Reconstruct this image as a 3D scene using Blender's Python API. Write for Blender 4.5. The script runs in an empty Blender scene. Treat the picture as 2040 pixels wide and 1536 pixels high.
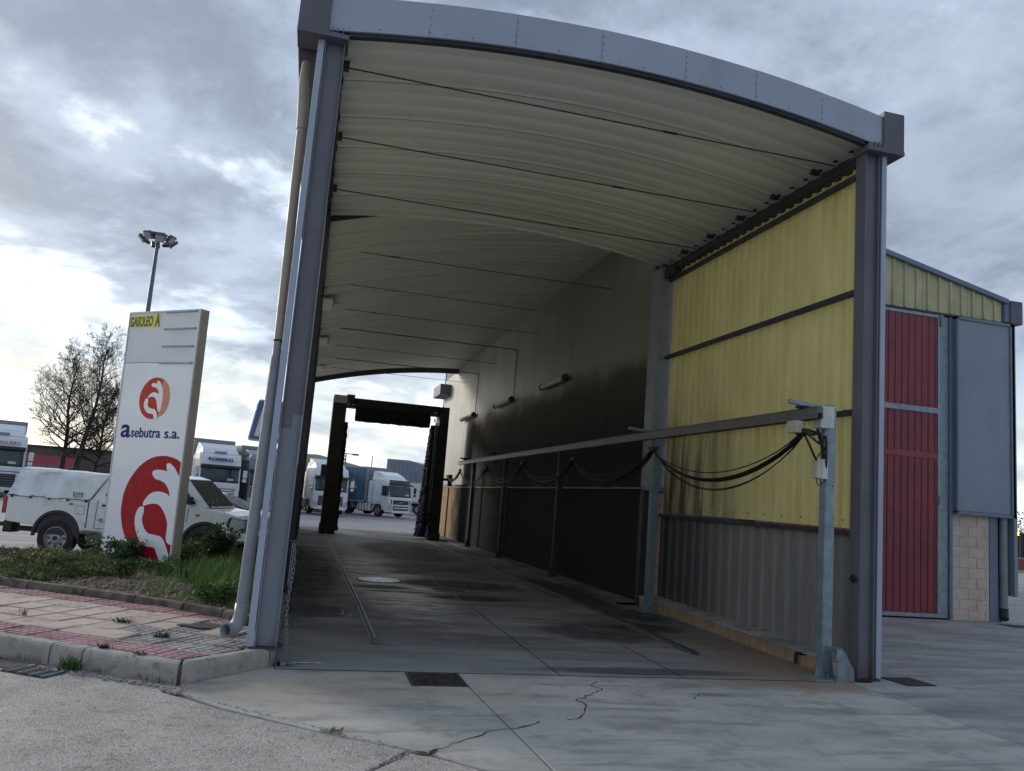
import bpy, math, random
from mathutils import Vector, Matrix, noise
random.seed(7)
PI = math.pi
S = bpy.context.scene
COL = S.collection
R = math.radians

# ------------------------------------------------------------------ camera
def make_camera():
    f, yaw, pitch, roll = 1577.7, R(13.861), R(8.039), R(4.464)
    fwd = Vector((math.sin(yaw)*math.cos(pitch), math.cos(yaw)*math.cos(pitch), math.sin(pitch)))
    rt = Vector((math.cos(yaw), -math.sin(yaw), 0)); up = rt.cross(fwd)
    rt2 = rt*math.cos(roll)+up*math.sin(roll); up2 = -rt*math.sin(roll)+up*math.cos(roll)
    cd = bpy.data.cameras.new('camera'); cd.sensor_fit = 'HORIZONTAL'; cd.sensor_width = 36
    cd.lens = f/2040*36; cd.clip_start = .05; cd.clip_end = 3000
    co = bpy.data.objects.new('camera', cd); COL.objects.link(co)
    m = Matrix((( rt2.x, up2.x, -fwd.x, .07), (rt2.y, up2.y, -fwd.y, -7.634), (rt2.z, up2.z, -fwd.z, 1.65), (0,0,0,1)))
    co.matrix_world = m; S.camera = co
make_camera()

# ------------------------------------------------------------------ node helper
class NT:
    def __init__(s, tree): s.t = tree; tree.nodes.clear()
    def n(s, typ, ins=None, **kw):
        nd = s.t.nodes.new(typ)
        for k, v in kw.items(): setattr(nd, k, v)
        for k, v in (ins or {}).items(): s.put(nd.inputs[k], v)
        return nd
    def put(s, sock, v):
        if isinstance(v, bpy.types.NodeSocket): s.t.links.new(v, sock)
        elif isinstance(v, (tuple, list)) and sock.type == 'RGBA' and len(v) == 3: sock.default_value = (*v, 1)
        else: sock.default_value = v
    def math(s, op, a, b=0.0, c=0.0, clamp=False):
        return s.n('ShaderNodeMath', {0: a, 1: b, 2: c}, operation=op, use_clamp=clamp).outputs[0]
    def ramp(s, v, a, b, c=0.0, d=1.0):
        return s.n('ShaderNodeMapRange', {0: v, 1: a, 2: b, 3: c, 4: d}, interpolation_type='SMOOTHSTEP').outputs[0]
    def mix(s, f, a, b):
        nd = s.n('ShaderNodeMix', data_type='RGBA'); s.put(nd.inputs[0], f); s.put(nd.inputs[6], a); s.put(nd.inputs[7], b)
        return nd.outputs[2]
    def noise(s, vec, scale, detail=4, rough=.55, dist=0.0):
        nd = s.n('ShaderNodeTexNoise', {'Scale': scale, 'Detail': detail, 'Roughness': rough, 'Distortion': dist})
        if vec is not None: s.put(nd.inputs['Vector'], vec)
        return nd.outputs['Fac']
    def mapping(s, vec, scale=(1,1,1), loc=(0,0,0), rot=(0,0,0)):
        return s.n('ShaderNodeMapping', {'Vector': vec, 'Scale': scale, 'Location': loc, 'Rotation': rot}).outputs[0]

# ------------------------------------------------------------------ sky and light
SUN_AZ, SUN_EL = -38.0, 16.0        # degrees from +Y towards -X, elevation
def make_world():
    w = bpy.data.worlds.new('World'); S.world = w; w.use_nodes = True
    t = NT(w.node_tree)
    out = t.n('ShaderNodeOutputWorld'); bg = t.n('ShaderNodeBackground', {'Strength': .1})
    sky = t.n('ShaderNodeTexSky', sky_type='NISHITA', sun_disc=False, sun_elevation=R(SUN_EL), sun_rotation=R(SUN_AZ))
    tc = t.n('ShaderNodeTexCoord').outputs['Generated']
    sep = t.n('ShaderNodeSeparateXYZ', {0: tc})
    z = t.math('MAXIMUM', sep.outputs[2], 0.0)
    den = t.math('ADD', z, .30)
    px = t.math('DIVIDE', sep.outputs[0], den); py = t.math('DIVIDE', sep.outputs[1], den)
    p = t.n('ShaderNodeCombineXYZ', {0: px, 1: py, 2: 0.0}).outputs[0]
    warp = t.n('ShaderNodeTexNoise', {'Vector': p, 'Scale': .7, 'Detail': 3})
    vadd = t.n('ShaderNodeVectorMath', {0: p, 1: warp.outputs['Color']}, operation='MULTIPLY_ADD'); vadd.inputs[1].default_value = (1,1,1)
    wv = t.n('ShaderNodeVectorMath', {0: warp.outputs['Color'], 1: (.30,.30,.30), 2: p}, operation='MULTIPLY_ADD').outputs[0]
    st = t.mapping(wv, scale=(1.15, 1.3, 1), loc=(3.2, 1.9, 0), rot=(0, 0, R(-25)))
    n1 = t.noise(st, 1.9, 9, .56, .1)
    n2 = t.noise(t.mapping(wv, loc=(8.1,4.4,2)), 5.5, 8, .62, .1)
    n3 = t.noise(t.mapping(wv, loc=(1.1,9.4,5)), .95, 3, .5)
    n4 = t.noise(t.mapping(wv, loc=(5.3,2.2,9)), 3.2, 8, .58, .1)
    cov = t.math('ADD', t.math('MULTIPLY', n1, .74), t.math('MULTIPLY', n2, .26))
    # azimuth: more broken cloud towards the set sun (left), closed cloud to the right
    az = t.math('ADD', t.math('MULTIPLY', sep.outputs[0], .62), t.math('MULTIPLY', sep.outputs[1], -.55))
    thr = t.math('ADD', cov, t.math('ADD', t.math('MULTIPLY', az, .085), t.math('ADD', t.math('MULTIPLY', t.math('SUBTRACT', n3, .5), .30), t.math('MULTIPLY', t.math('SUBTRACT', z, .28), .22))))
    dark = t.ramp(thr, .325, .435)
    body = t.math('ADD', t.math('MULTIPLY', n4, .6), t.math('MULTIPLY', n2, .4))
    grey = t.mix(t.ramp(body, .36, .62), (1.12, 1.34, 1.76), (2.25, 2.64, 3.25))
    grey = t.mix(t.math('MULTIPLY', t.ramp(thr, .52, .66), .35), grey, (1.08, 1.24, 1.58))
    brt = t.mix(t.ramp(n2, .36, .60), (2.8, 3.45, 4.25), (5.6, 6.05, 6.4))
    brt = t.mix(t.math('MULTIPLY', t.ramp(az, .10, .6), .75), brt, (2.25, 2.85, 3.8))
    low = t.ramp(sep.outputs[2], .01, .20, 1.0, 0.0)
    streak = t.noise(t.mapping(wv, scale=(.6, .6, 1), loc=(0, 5, 0)), 1.7, 7, .6, .3)
    lowc = t.mix(t.ramp(streak, .42, .58), (6.2, 6.2, 5.6), (2.3, 2.75, 3.4))
    col = t.mix(dark, brt, grey)
    col = t.mix(t.math('MULTIPLY', low, .60), col, lowc)
    glow = t.math('MULTIPLY', low, t.ramp(az, -.45, -.85))
    col = t.mix(t.math('MULTIPLY', glow, .35), col, (6.6, 6.2, 4.7))
    back = t.ramp(sep.outputs[1], -.15, -.8, 1.0, .95)   # away from the sunset the cloud is darker
    col = t.mix(1.0, col, col); col = t.n('ShaderNodeVectorMath', {0: col, 1: t.n('ShaderNodeCombineXYZ', {0: back, 1: back, 2: back}).outputs[0]}, operation='MULTIPLY').outputs[0]
    col = t.mix(.93, sky.outputs[0], col)
    t.put(bg.inputs['Color'], col); t.put(out.inputs[0], bg.outputs[0])
    # below the horizon never seen (ground reaches it)
make_world()
sd = bpy.data.lights.new('sun', 'SUN'); sd.energy = .9; sd.angle = R(14); sd.color = (1, .9, .76)
so = bpy.data.objects.new('sun', sd); COL.objects.link(so)
_d = Vector((math.sin(R(SUN_AZ))*math.cos(R(SUN_EL)), math.cos(R(SUN_AZ))*math.cos(R(SUN_EL)), math.sin(R(SUN_EL))))
so.rotation_euler = _d.to_track_quat('Z', 'Y').to_euler()
S.render.engine = 'CYCLES'
S.view_settings.view_transform = 'Standard'; S.view_settings.look = 'None'
S.view_settings.gamma = 1; S.view_settings.use_curve_mapping = False; S.view_settings.exposure = 1.34
S.cycles.max_bounces = 8; S.cycles.diffuse_bounces = 5

# ------------------------------------------------------------------ object helpers
WOFF = {}
def tag(o, label=None, cat=None, group=None, kind=None):
    if label: o['label'] = label
    if cat: o['category'] = cat
    if group: o['group'] = group
    if kind: o['kind'] = kind
    return o
def thing(name, label=None, cat=None, loc=(0,0,0), rz=0, group=None, kind=None, local=False, parent=None):
    o = bpy.data.objects.new(name, None); COL.objects.link(o); o.location = loc; o.rotation_euler = (0,0,rz)
    o.empty_display_size = .2
    WOFF[o.name] = Vector((0,0,0)) if local else Vector(loc)
    if parent is not None: o.parent = parent; o.location = (0,0,0); WOFF[o.name] = WOFF[parent.name]
    return tag(o, label, cat, group, kind)
class MB:
    def __init__(s): s.v = []; s.f = []; s.m = []; s.mi = 0
    def add(s, vs, fs):
        b = len(s.v); s.v += [tuple(v) for v in vs]; s.f += [tuple(i+b for i in f) for f in fs]; s.m += [s.mi]*len(fs); return s
    def box(s, x0, y0, z0, x1, y1, z1):
        return s.add([(x0,y0,z0),(x1,y0,z0),(x1,y1,z0),(x0,y1,z0),(x0,y0,z1),(x1,y0,z1),(x1,y1,z1),(x0,y1,z1)],
            [(0,3,2,1),(4,5,6,7),(0,1,5,4),(1,2,6,5),(2,3,7,6),(3,0,4,7)])
    def obox(s, c, sx, sy, sz, rz=0, rx=0, ry=0):
        m = Matrix.Rotation(rz,3,'Z')@Matrix.Rotation(ry,3,'Y')@Matrix.Rotation(rx,3,'X'); c = Vector(c)
        vs = [c+m@Vector((a*sx/2,b*sy/2,d*sz/2)) for d in(-1,1) for a,b in((-1,-1),(1,-1),(1,1),(-1,1))]
        return s.add(vs, [(0,3,2,1),(4,5,6,7),(0,1,5,4),(1,2,6,5),(2,3,7,6),(3,0,4,7)])
    def prism(s, poly, a, b, axis=0):
        # poly in the two other axes (axis 0: (y,z); 1: (x,z); 2: (x,y)); extruded a..b
        def P(p, t): return {0:(t,p[0],p[1]),1:(p[0],t,p[1]),2:(p[0],p[1],t)}[axis]
        n = len(poly); vs = [P(p,a) for p in poly]+[P(p,b) for p in poly]
        fs = [tuple(range(n))[::-1], tuple(range(n,2*n))]+[(i,(i+1)%n,(i+1)%n+n,i+n) for i in range(n)]
        ar = sum(poly[i][0]*poly[(i+1)%n][1]-poly[(i+1)%n][0]*poly[i][1] for i in range(n))
        flip = (ar < 0) != (axis == 1) != (b < a)
        if flip: fs = [f[::-1] for f in fs]
        return s.add(vs, fs)
    def loft(s, rings, cap=True, close=True):
        n = len(rings[0]); vs = [v for r in rings for v in r]; fs = []
        for k in range(len(rings)-1):
            for i in range(n if close else n-1):
                j = (i+1)%n; fs.append((k*n+i, k*n+j, (k+1)*n+j, (k+1)*n+i))
        if cap and close: fs += [tuple(range(n))[::-1], tuple(range((len(rings)-1)*n, len(rings)*n))]
        return s.add(vs, fs)
    def tube(s, path, r, n=8, cap=True):
        pts = [Vector(p) for p in path]; rr = r if isinstance(r,(list,tuple)) else [r]*len(pts); rings = []; ref = None
        for i,p in enumerate(pts):
            d = (pts[min(i+1,len(pts)-1)]-pts[max(i-1,0)]).normalized()
            if ref is None: ref = d.orthogonal().normalized()
            a = (ref-d*ref.dot(d)).normalized(); ref = a; b = d.cross(a)
            rings.append([p+(a*math.cos(2*PI*k/n)+b*math.sin(2*PI*k/n))*rr[i] for k in range(n)])
        return s.loft(rings, cap)
    def sheet(s, fn, nu, nv):
        vs = [fn(i/nu, j/nv) for j in range(nv+1) for i in range(nu+1)]
        return s.add(vs, [(j*(nu+1)+i, j*(nu+1)+i+1, (j+1)*(nu+1)+i+1, (j+1)*(nu+1)+i) for j in range(nv) for i in range(nu)])
    def build(s, name, mat, parent=None, smooth=False, bevel=0, label=None, kind=None, seg=2, solid=0, raw=False):
        off = WOFF.get(parent.name, Vector((0,0,0))) if parent and not raw else Vector((0,0,0))
        me = bpy.data.meshes.new(name); me.from_pydata([tuple(Vector(v)-off) for v in s.v], [], s.f)
        for mm in (mat if isinstance(mat,(list,tuple)) else [mat]): me.materials.append(mm)
        if any(s.m): me.polygons.foreach_set('material_index', s.m)
        if smooth: me.polygons.foreach_set('use_smooth', [True]*len(me.polygons))
        me.update()
        o = bpy.data.objects.new(name, me); COL.objects.link(o)
        if parent: o.parent = parent; WOFF[o.name] = off
        if solid:
            md = o.modifiers.new('solid','SOLIDIFY'); md.thickness = solid; md.offset = 0
        if bevel:
            md = o.modifiers.new('bevel','BEVEL'); md.width = bevel; md.segments = seg; md.limit_method = 'ANGLE'; md.angle_limit = R(35)
        if smooth:
            try: me.set_sharp_from_angle(angle=R(40))
            except Exception: pass
        if label: o['label'] = label
        if kind: o['kind'] = kind
        return o
def inst(o, parent, loc, name=None, label=None, rot=None):
    c = bpy.data.objects.new(name or o.name.split('.')[0], o.data); COL.objects.link(c); c.parent = parent; c.location = loc
    if rot: c.rotation_euler = rot
    if label: c['label'] = label
    return c
def dup(root, loc, rz=None, **kw):
    def rec(o, par):
        c = o.copy(); COL.objects.link(c); c.parent = par; WOFF[c.name] = Vector((0,0,0))
        for ch in [x for x in kids.get(o.name, [])]: rec(ch, c)
        return c
    kids = {}
    for x in bpy.data.objects:
        if x.parent: kids.setdefault(x.parent.name, []).append(x)
    c = rec(root, None); c.location = loc
    if rz is not None: c.rotation_euler = (0,0,rz)
    tag(c, **kw); return c
_txt = {}
def text_mesh(body, size=1.0, bold=0.0, sx=1.0, depth=.004, shear=0.0, spacing=1.0):
    cu = bpy.data.curves.new('t','FONT'); cu.body = body; cu.size = size; cu.offset = bold; cu.extrude = depth
    cu.shear = shear; cu.space_character = spacing; cu.resolution_u = 4
    o = bpy.data.objects.new('t', cu); COL.objects.link(o)
    dg = bpy.context.evaluated_depsgraph_get(); me = bpy.data.meshes.new_from_object(o.evaluated_get(dg))
    bpy.data.objects.remove(o); bpy.data.curves.remove(cu)
    vs = [(v.co.x*sx, v.co.y, v.co.z) for v in me.vertices]; fs = [tuple(p.vertices) for p in me.polygons]
    bpy.data.meshes.remove(me); return vs, fs
def text_on(mb, body, size, org, ex, ez, bold=0, sx=1, depth=.004, fit=None, **kw):
    """letters laid in the plane org + x*ex + y*ez; fit = total width"""
    vs, fs = text_mesh(body, size, bold, sx, depth, **kw)
    if not vs: return
    x0 = min(v[0] for v in vs); x1 = max(v[0] for v in vs); k = (fit/(x1-x0)) if fit else 1
    ex = Vector(ex); ez = Vector(ez); nn = ex.cross(ez).normalized(); org = Vector(org)
    mb.add([org+ex*((v[0]-x0)*k)+ez*v[1]+nn*v[2] for v in vs], fs)

# ground height: level forecourt, then a gentle fall towards the yard behind
KN = [(-400,.0),(4,.0),(28,-.26),(46,-.47),(56,-.62),(90,-1.0),(200,-1.5),(2000,-2.0)]
def dip(x, y):   # the car park left of the hall lies a little lower
    return -.20*max(0,min(1,(-.9-x)/2.1))*max(0,min(1,(y-8)/1.5))*max(0,min(1,(34-y)/12))
def gz(y):
    for (a,za),(b,zb) in zip(KN, KN[1:]):
        if y <= b: return za+(zb-za)*max(0,(y-a))/(b-a)
    return KN[-1][1]

# ------------------------------------------------------------------ materials
M = {}
def mat(name, c, rough=.6, metal=0.0, var=.12, vs=3.0, bump=0.0, bs=60.0, c2=None, world=False, spec=.5, coat=0.0, dirt=None, streak=0):
    m = bpy.data.materials.new(name); m.use_nodes = True; t = NT(m.node_tree)
    out = t.n('ShaderNodeOutputMaterial'); b = t.n('ShaderNodeBsdfPrincipled', {'Roughness': rough, 'Metallic': metal, 'Specular IOR Level': spec, 'Coat Weight': coat})
    vec = t.n('ShaderNodeNewGeometry').outputs['Position'] if world else t.n('ShaderNodeTexCoord').outputs['Object']
    n = t.noise(vec, vs, 5, .6)
    a = c2 if c2 else tuple(x*(1-var*2.2) for x in c)
    col = t.mix(t.ramp(n, .32, .68), a, c)
    if dirt:
        dn = t.noise(t.mapping(vec, scale=(1,1,.25) if streak else (1,1,1), loc=(5,2,1)), vs*2.3, 8, .68)
        col = t.mix(t.math('MULTIPLY', t.ramp(dn, .5, .72), dirt[1]), col, dirt[0])
    t.put(b.inputs['Base Color'], col)
    rn = t.noise(t.mapping(vec, loc=(3,1,7)), vs*4, 4, .6)
    t.put(b.inputs['Roughness'], t.ramp(rn, .3, .7, max(.05, rough-.1), min(1, rough+.1)))
    if bump:
        bn = t.noise(vec, bs, 4, .6)
        t.put(b.inputs['Normal'], t.n('ShaderNodeBump', {'Strength': bump, 'Distance': .01, 'Height': bn}).outputs[0])
    t.put(out.inputs[0], b.outputs[0]); M[name] = m; return m
mat('fascia', (.34,.39,.48), .42, var=.05, vs=.6, bump=.25, bs=2.2, dirt=((.25,.27,.3),.35), streak=1)
mat('flashing', (.36,.42,.52), .4, var=.05, vs=.8, dirt=((.22,.24,.27),.4), streak=1)
mat('cap_metal', (.12,.115,.145), .5, var=.08, vs=1)
mat('dark_steel', (.045,.045,.06), .6, var=.2, vs=2, dirt=((.09,.06,.04),.35))
mat('rod', (.045,.03,.025), .6, var=.2)
mat('pipe_tan', (.36,.31,.25), .5, var=.06, vs=1.2, dirt=((.2,.16,.12),.6), streak=1)
mat('sill_grey', (.42,.42,.41), .7, var=.2, vs=2, dirt=((.08,.075,.07),.8), world=True)
mat('pipe_grey', (.26,.28,.31), .5, var=.06, vs=2, dirt=((.12,.11,.1),.5))
mat('galv', (.25,.32,.37), .42, metal=.35, var=.12, vs=9, dirt=((.42,.48,.52),.35), streak=1)
mat('galv_dark', (.20,.25,.29), .5, metal=.25, var=.12, vs=9)
mat('alu_rail', (.15,.145,.14), .5, metal=.3, var=.12, vs=5, dirt=((.1,.08,.06),.5))
mat('black_rubber', (.012,.012,.013), .7, var=.2)
mat('cable', (.012,.012,.014), .45, var=.2)
mat('plastic_white', (.58,.62,.6), .5, var=.05, dirt=((.3,.28,.2),.4))
mat('plastic_cream', (.5,.5,.36), .5, var=.05, dirt=((.3,.25,.14),.6))
mat('kerb', (.44,.41,.375), .85, var=.13, vs=4, bump=.5, bs=130, world=True, dirt=((.13,.12,.1),.75))
mat('kerb_old', (.20,.165,.13), .9, var=.3, vs=6, bump=.8, bs=90, world=True, dirt=((.07,.07,.045),.85))
mat('grout', (.05,.045,.04), .95, var=.3, vs=9, bump=.6, bs=90)
mat('tile_yellow', (.60,.49,.43), .85, var=.10, vs=2.2, bump=.35, bs=120, world=True, dirt=((.15,.13,.115),.8))
mat('tile_pink', (.50,.29,.31), .85, var=.12, vs=2.2, bump=.35, bs=120, world=True, dirt=((.15,.11,.11),.75))
mat('tile_grey', (.46,.44,.44), .85, var=.22, vs=3, bump=.6, bs=60, world=True, dirt=((.06,.055,.055),.9))
mat('soil', (.16,.125,.09), .95, var=.25, vs=3, bump=1.0, bs=25, world=True, dirt=((.08,.07,.045),.8))
mat('gravel', (.36,.29,.22), .9, var=.25, vs=5)
mat('block_tan', (.42,.29,.18), .9, var=.12, vs=4, bump=1.0, bs=22, world=True, dirt=((.2,.14,.09),.5))
mat('block_pale', (.62,.50,.43), .9, var=.08, vs=3, bump=1.1, bs=18, world=True, dirt=((.40,.31,.26),.5))
mat('mortar', (.66,.57,.52), .9, var=.06)
mat('blue_panel', (.22,.275,.34), .42, var=.05, vs=.7, bump=.4, bs=1.6, dirt=((.15,.19,.25),.4), streak=1)
mat('blue_trim', (.16,.20,.27), .5, var=.06)
mat('red_door', (.22,.028,.045), .45, var=.10, vs=1.2, bump=.25, bs=3, dirt=((.10,.02,.03),.4), streak=1)
mat('red_band', (.30,.045,.06), .5, var=.06)
mat('gable_yellow', (.52,.50,.30), .6, var=.12, vs=1.8, dirt=((.28,.27,.16),.6), streak=1)
mat('manhole', (.055,.05,.052), .6, metal=.3, var=.4, vs=14, bump=.8, bs=60, dirt=((.2,.17,.16),.6))
mat('rust_plate', (.045,.032,.032), .8, var=.3, vs=6, bump=.5)
mat('white_cover', (.62,.68,.72), .35, var=.08, vs=4, dirt=((.1,.1,.1),.7))
mat('crack', (.045,.040,.036), 1, var=.3, vs=20)
mat('pale_joint', (.24,.24,.25), .9, var=.2, vs=3)
mat('chain', (.32,.34,.36), .4, metal=.7, var=.2, vs=30)
mat('truck_white', (.72,.76,.80), .3, var=.02, vs=1, coat=.4, dirt=((.55,.56,.57),.4))
mat('truck_silver', (.19,.20,.25), .3, metal=.3, var=.03, coat=.4)
mat('trailer_grey', (.30,.31,.34), .6, var=.06, vs=1)
mat('trailer_dark', (.07,.072,.078), .6, var=.06, vs=1)
mat('trailer_blue', (.055,.145,.23), .6, var=.08, vs=.7, dirt=((.08,.13,.18),.5))
mat('letter_yellow', (.60,.40,.13), .6, var=.05)
mat('letter_navy', (.03,.03,.16), .5, var=.02)
mat('letter_red', (.35,.12,.14), .5, var=.02)
mat('black_plastic', (.02,.021,.024), .5, var=.1)
mat('tyre', (.018,.018,.019), .85, var=.25, vs=8, dirt=((.1,.085,.07),.6))
mat('rim', (.5,.5,.5), .45, metal=.6, var=.2, vs=8, dirt=((.1,.09,.08),.6))
mat('lamp_glass', (.45,.48,.5), .12, var=.05, spec=.8)
mat('tail_red', (.35,.02,.03), .2, var=.05, spec=.7)
mat('indicator', (.6,.13,.04), .3, var=.05)
mat('car_glass', (.02,.032,.034), .08, var=.1, spec=.28)
mat('screen_glass', (.03,.045,.042), .35, var=.2, spec=.04)
mat('cab_glass', (.03,.06,.07), .08, var=.15, vs=1.5, spec=.6)
mat('car_white', (.78,.79,.78), .28, var=.02, vs=1, coat=.5, dirt=((.36,.32,.26),.45))
mat('car_silver', (.45,.48,.49), .3, metal=.3, var=.02, coat=.5)
mat('canvas', (.78,.81,.83), .7, var=.06, vs=2, bump=.2, bs=9, dirt=((.45,.46,.46),.5))
mat('sign_white', (.84,.86,.90), .35, var=.02, vs=.6, coat=.2)
mat('sign_grey', (.66,.68,.69), .4, var=.03, vs=.6, coat=.2)
mat('sign_side', (.44,.39,.34), .5, var=.06, vs=1.5, dirt=((.30,.25,.2),.5), streak=1)
mat('logo_red', (.42,.008,.02), .6, var=.02, spec=.12)
mat('logo_orange', (.62,.05,.025), .6, var=.02, spec=.12)
mat('logo_orange_light', (.76,.17,.07), .4, var=.02)
mat('print_yellow', (.80,.72,.06), .5, var=.03)
mat('print_black', (.012,.012,.012), .5)
mat('print_blue', (.012,.022,.20), .6, spec=.15)
mat('sign_blue', (.02,.12,.33), .3, var=.05, coat=.4)
mat('mast', (.13,.155,.19), .5, metal=.3, var=.08)
mat('flood', (.07,.08,.095), .5, var=.1)
mat('bark', (.10,.085,.075), .95, var=.3, vs=3)
mat('twig', (.085,.07,.055), .95, var=.2, vs=3)
mat('wall_red', (.42,.10,.12), .8, var=.08, vs=.5)
mat('wall_mauve', (.30,.19,.26), .8, var=.08, vs=.5)
mat('wall_brown', (.13,.11,.095), .9, var=.18, vs=.4)
mat('fence_dark', (.03,.03,.032), .6)
mat('wh_grey', (.20,.245,.30), .6, var=.06, vs=.2)
mat('wh_green', (.40,.43,.28), .6, var=.05, vs=.2)
mat('brick_red', (.30,.12,.08), .85, var=.12, vs=.8)
mat('brush_black', (.010,.010,.011), .95, var=.3)
mat('brush_blue', (.006,.035,.17), .9, var=.35, vs=5)
mat('gantry', (.022,.019,.014), .65, var=.25, vs=2, dirt=((.015,.013,.012),.8))
mat('tube_lamp', (.40,.37,.32), .45, var=.1, dirt=((.15,.12,.1),.6))
mat('panel_left', (.07,.07,.07), .7, var=.15, vs=1)
mat('badge_chrome', (.6,.6,.62), .25, metal=.8)
for nm, c in (('leaf_dark',(.035,.07,.028)),('leaf_mid',(.065,.12,.035)),('leaf_bright',(.10,.20,.04)),('leaf_olive',(.14,.145,.06)),('leaf_dry',(.19,.165,.08))):
    m = bpy.data.materials.new(nm); m.use_nodes = True; t = NT(m.node_tree); M[nm] = m
    vec = t.n('ShaderNodeNewGeometry').outputs['Position']
    col = t.mix(t.ramp(t.noise(vec, 9, 3), .3, .7), tuple(x*.55 for x in c), tuple(min(1,x*1.45) for x in c))
    d = t.n('ShaderNodeBsdfPrincipled', {'Base Color': col, 'Roughness': .6})
    tr = t.n('ShaderNodeBsdfTranslucent', {'Color': col})
    t.put(t.n('ShaderNodeOutputMaterial').inputs[0], t.n('ShaderNodeMixShader', {0: .3, 1: d.outputs[0], 2: tr.outputs[0]}).outputs[0])

def sep_pos(t):
    g = t.n('ShaderNodeNewGeometry'); s = t.n('ShaderNodeSeparateXYZ', {0: g.outputs['Position']})
    return g.outputs['Position'], s.outputs[0], s.outputs[1], s.outputs[2]
def ellipse(t, x, y, cx, cy, rx, ry, pos, edge=.35, wob=.25):
    dx = t.math('DIVIDE', t.math('SUBTRACT', x, cx), rx); dy = t.math('DIVIDE', t.math('SUBTRACT', y, cy), ry)
    d = t.math('SQRT', t.math('ADD', t.math('MULTIPLY', dx, dx), t.math('MULTIPLY', dy, dy)))
    d = t.math('ADD', d, t.math('MULTIPLY', t.math('SUBTRACT', t.noise(pos, 2.2, 5, .65), .5), wob*4))
    return t.ramp(d, 1-edge, 1+edge, 1.0, 0.0)

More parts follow.
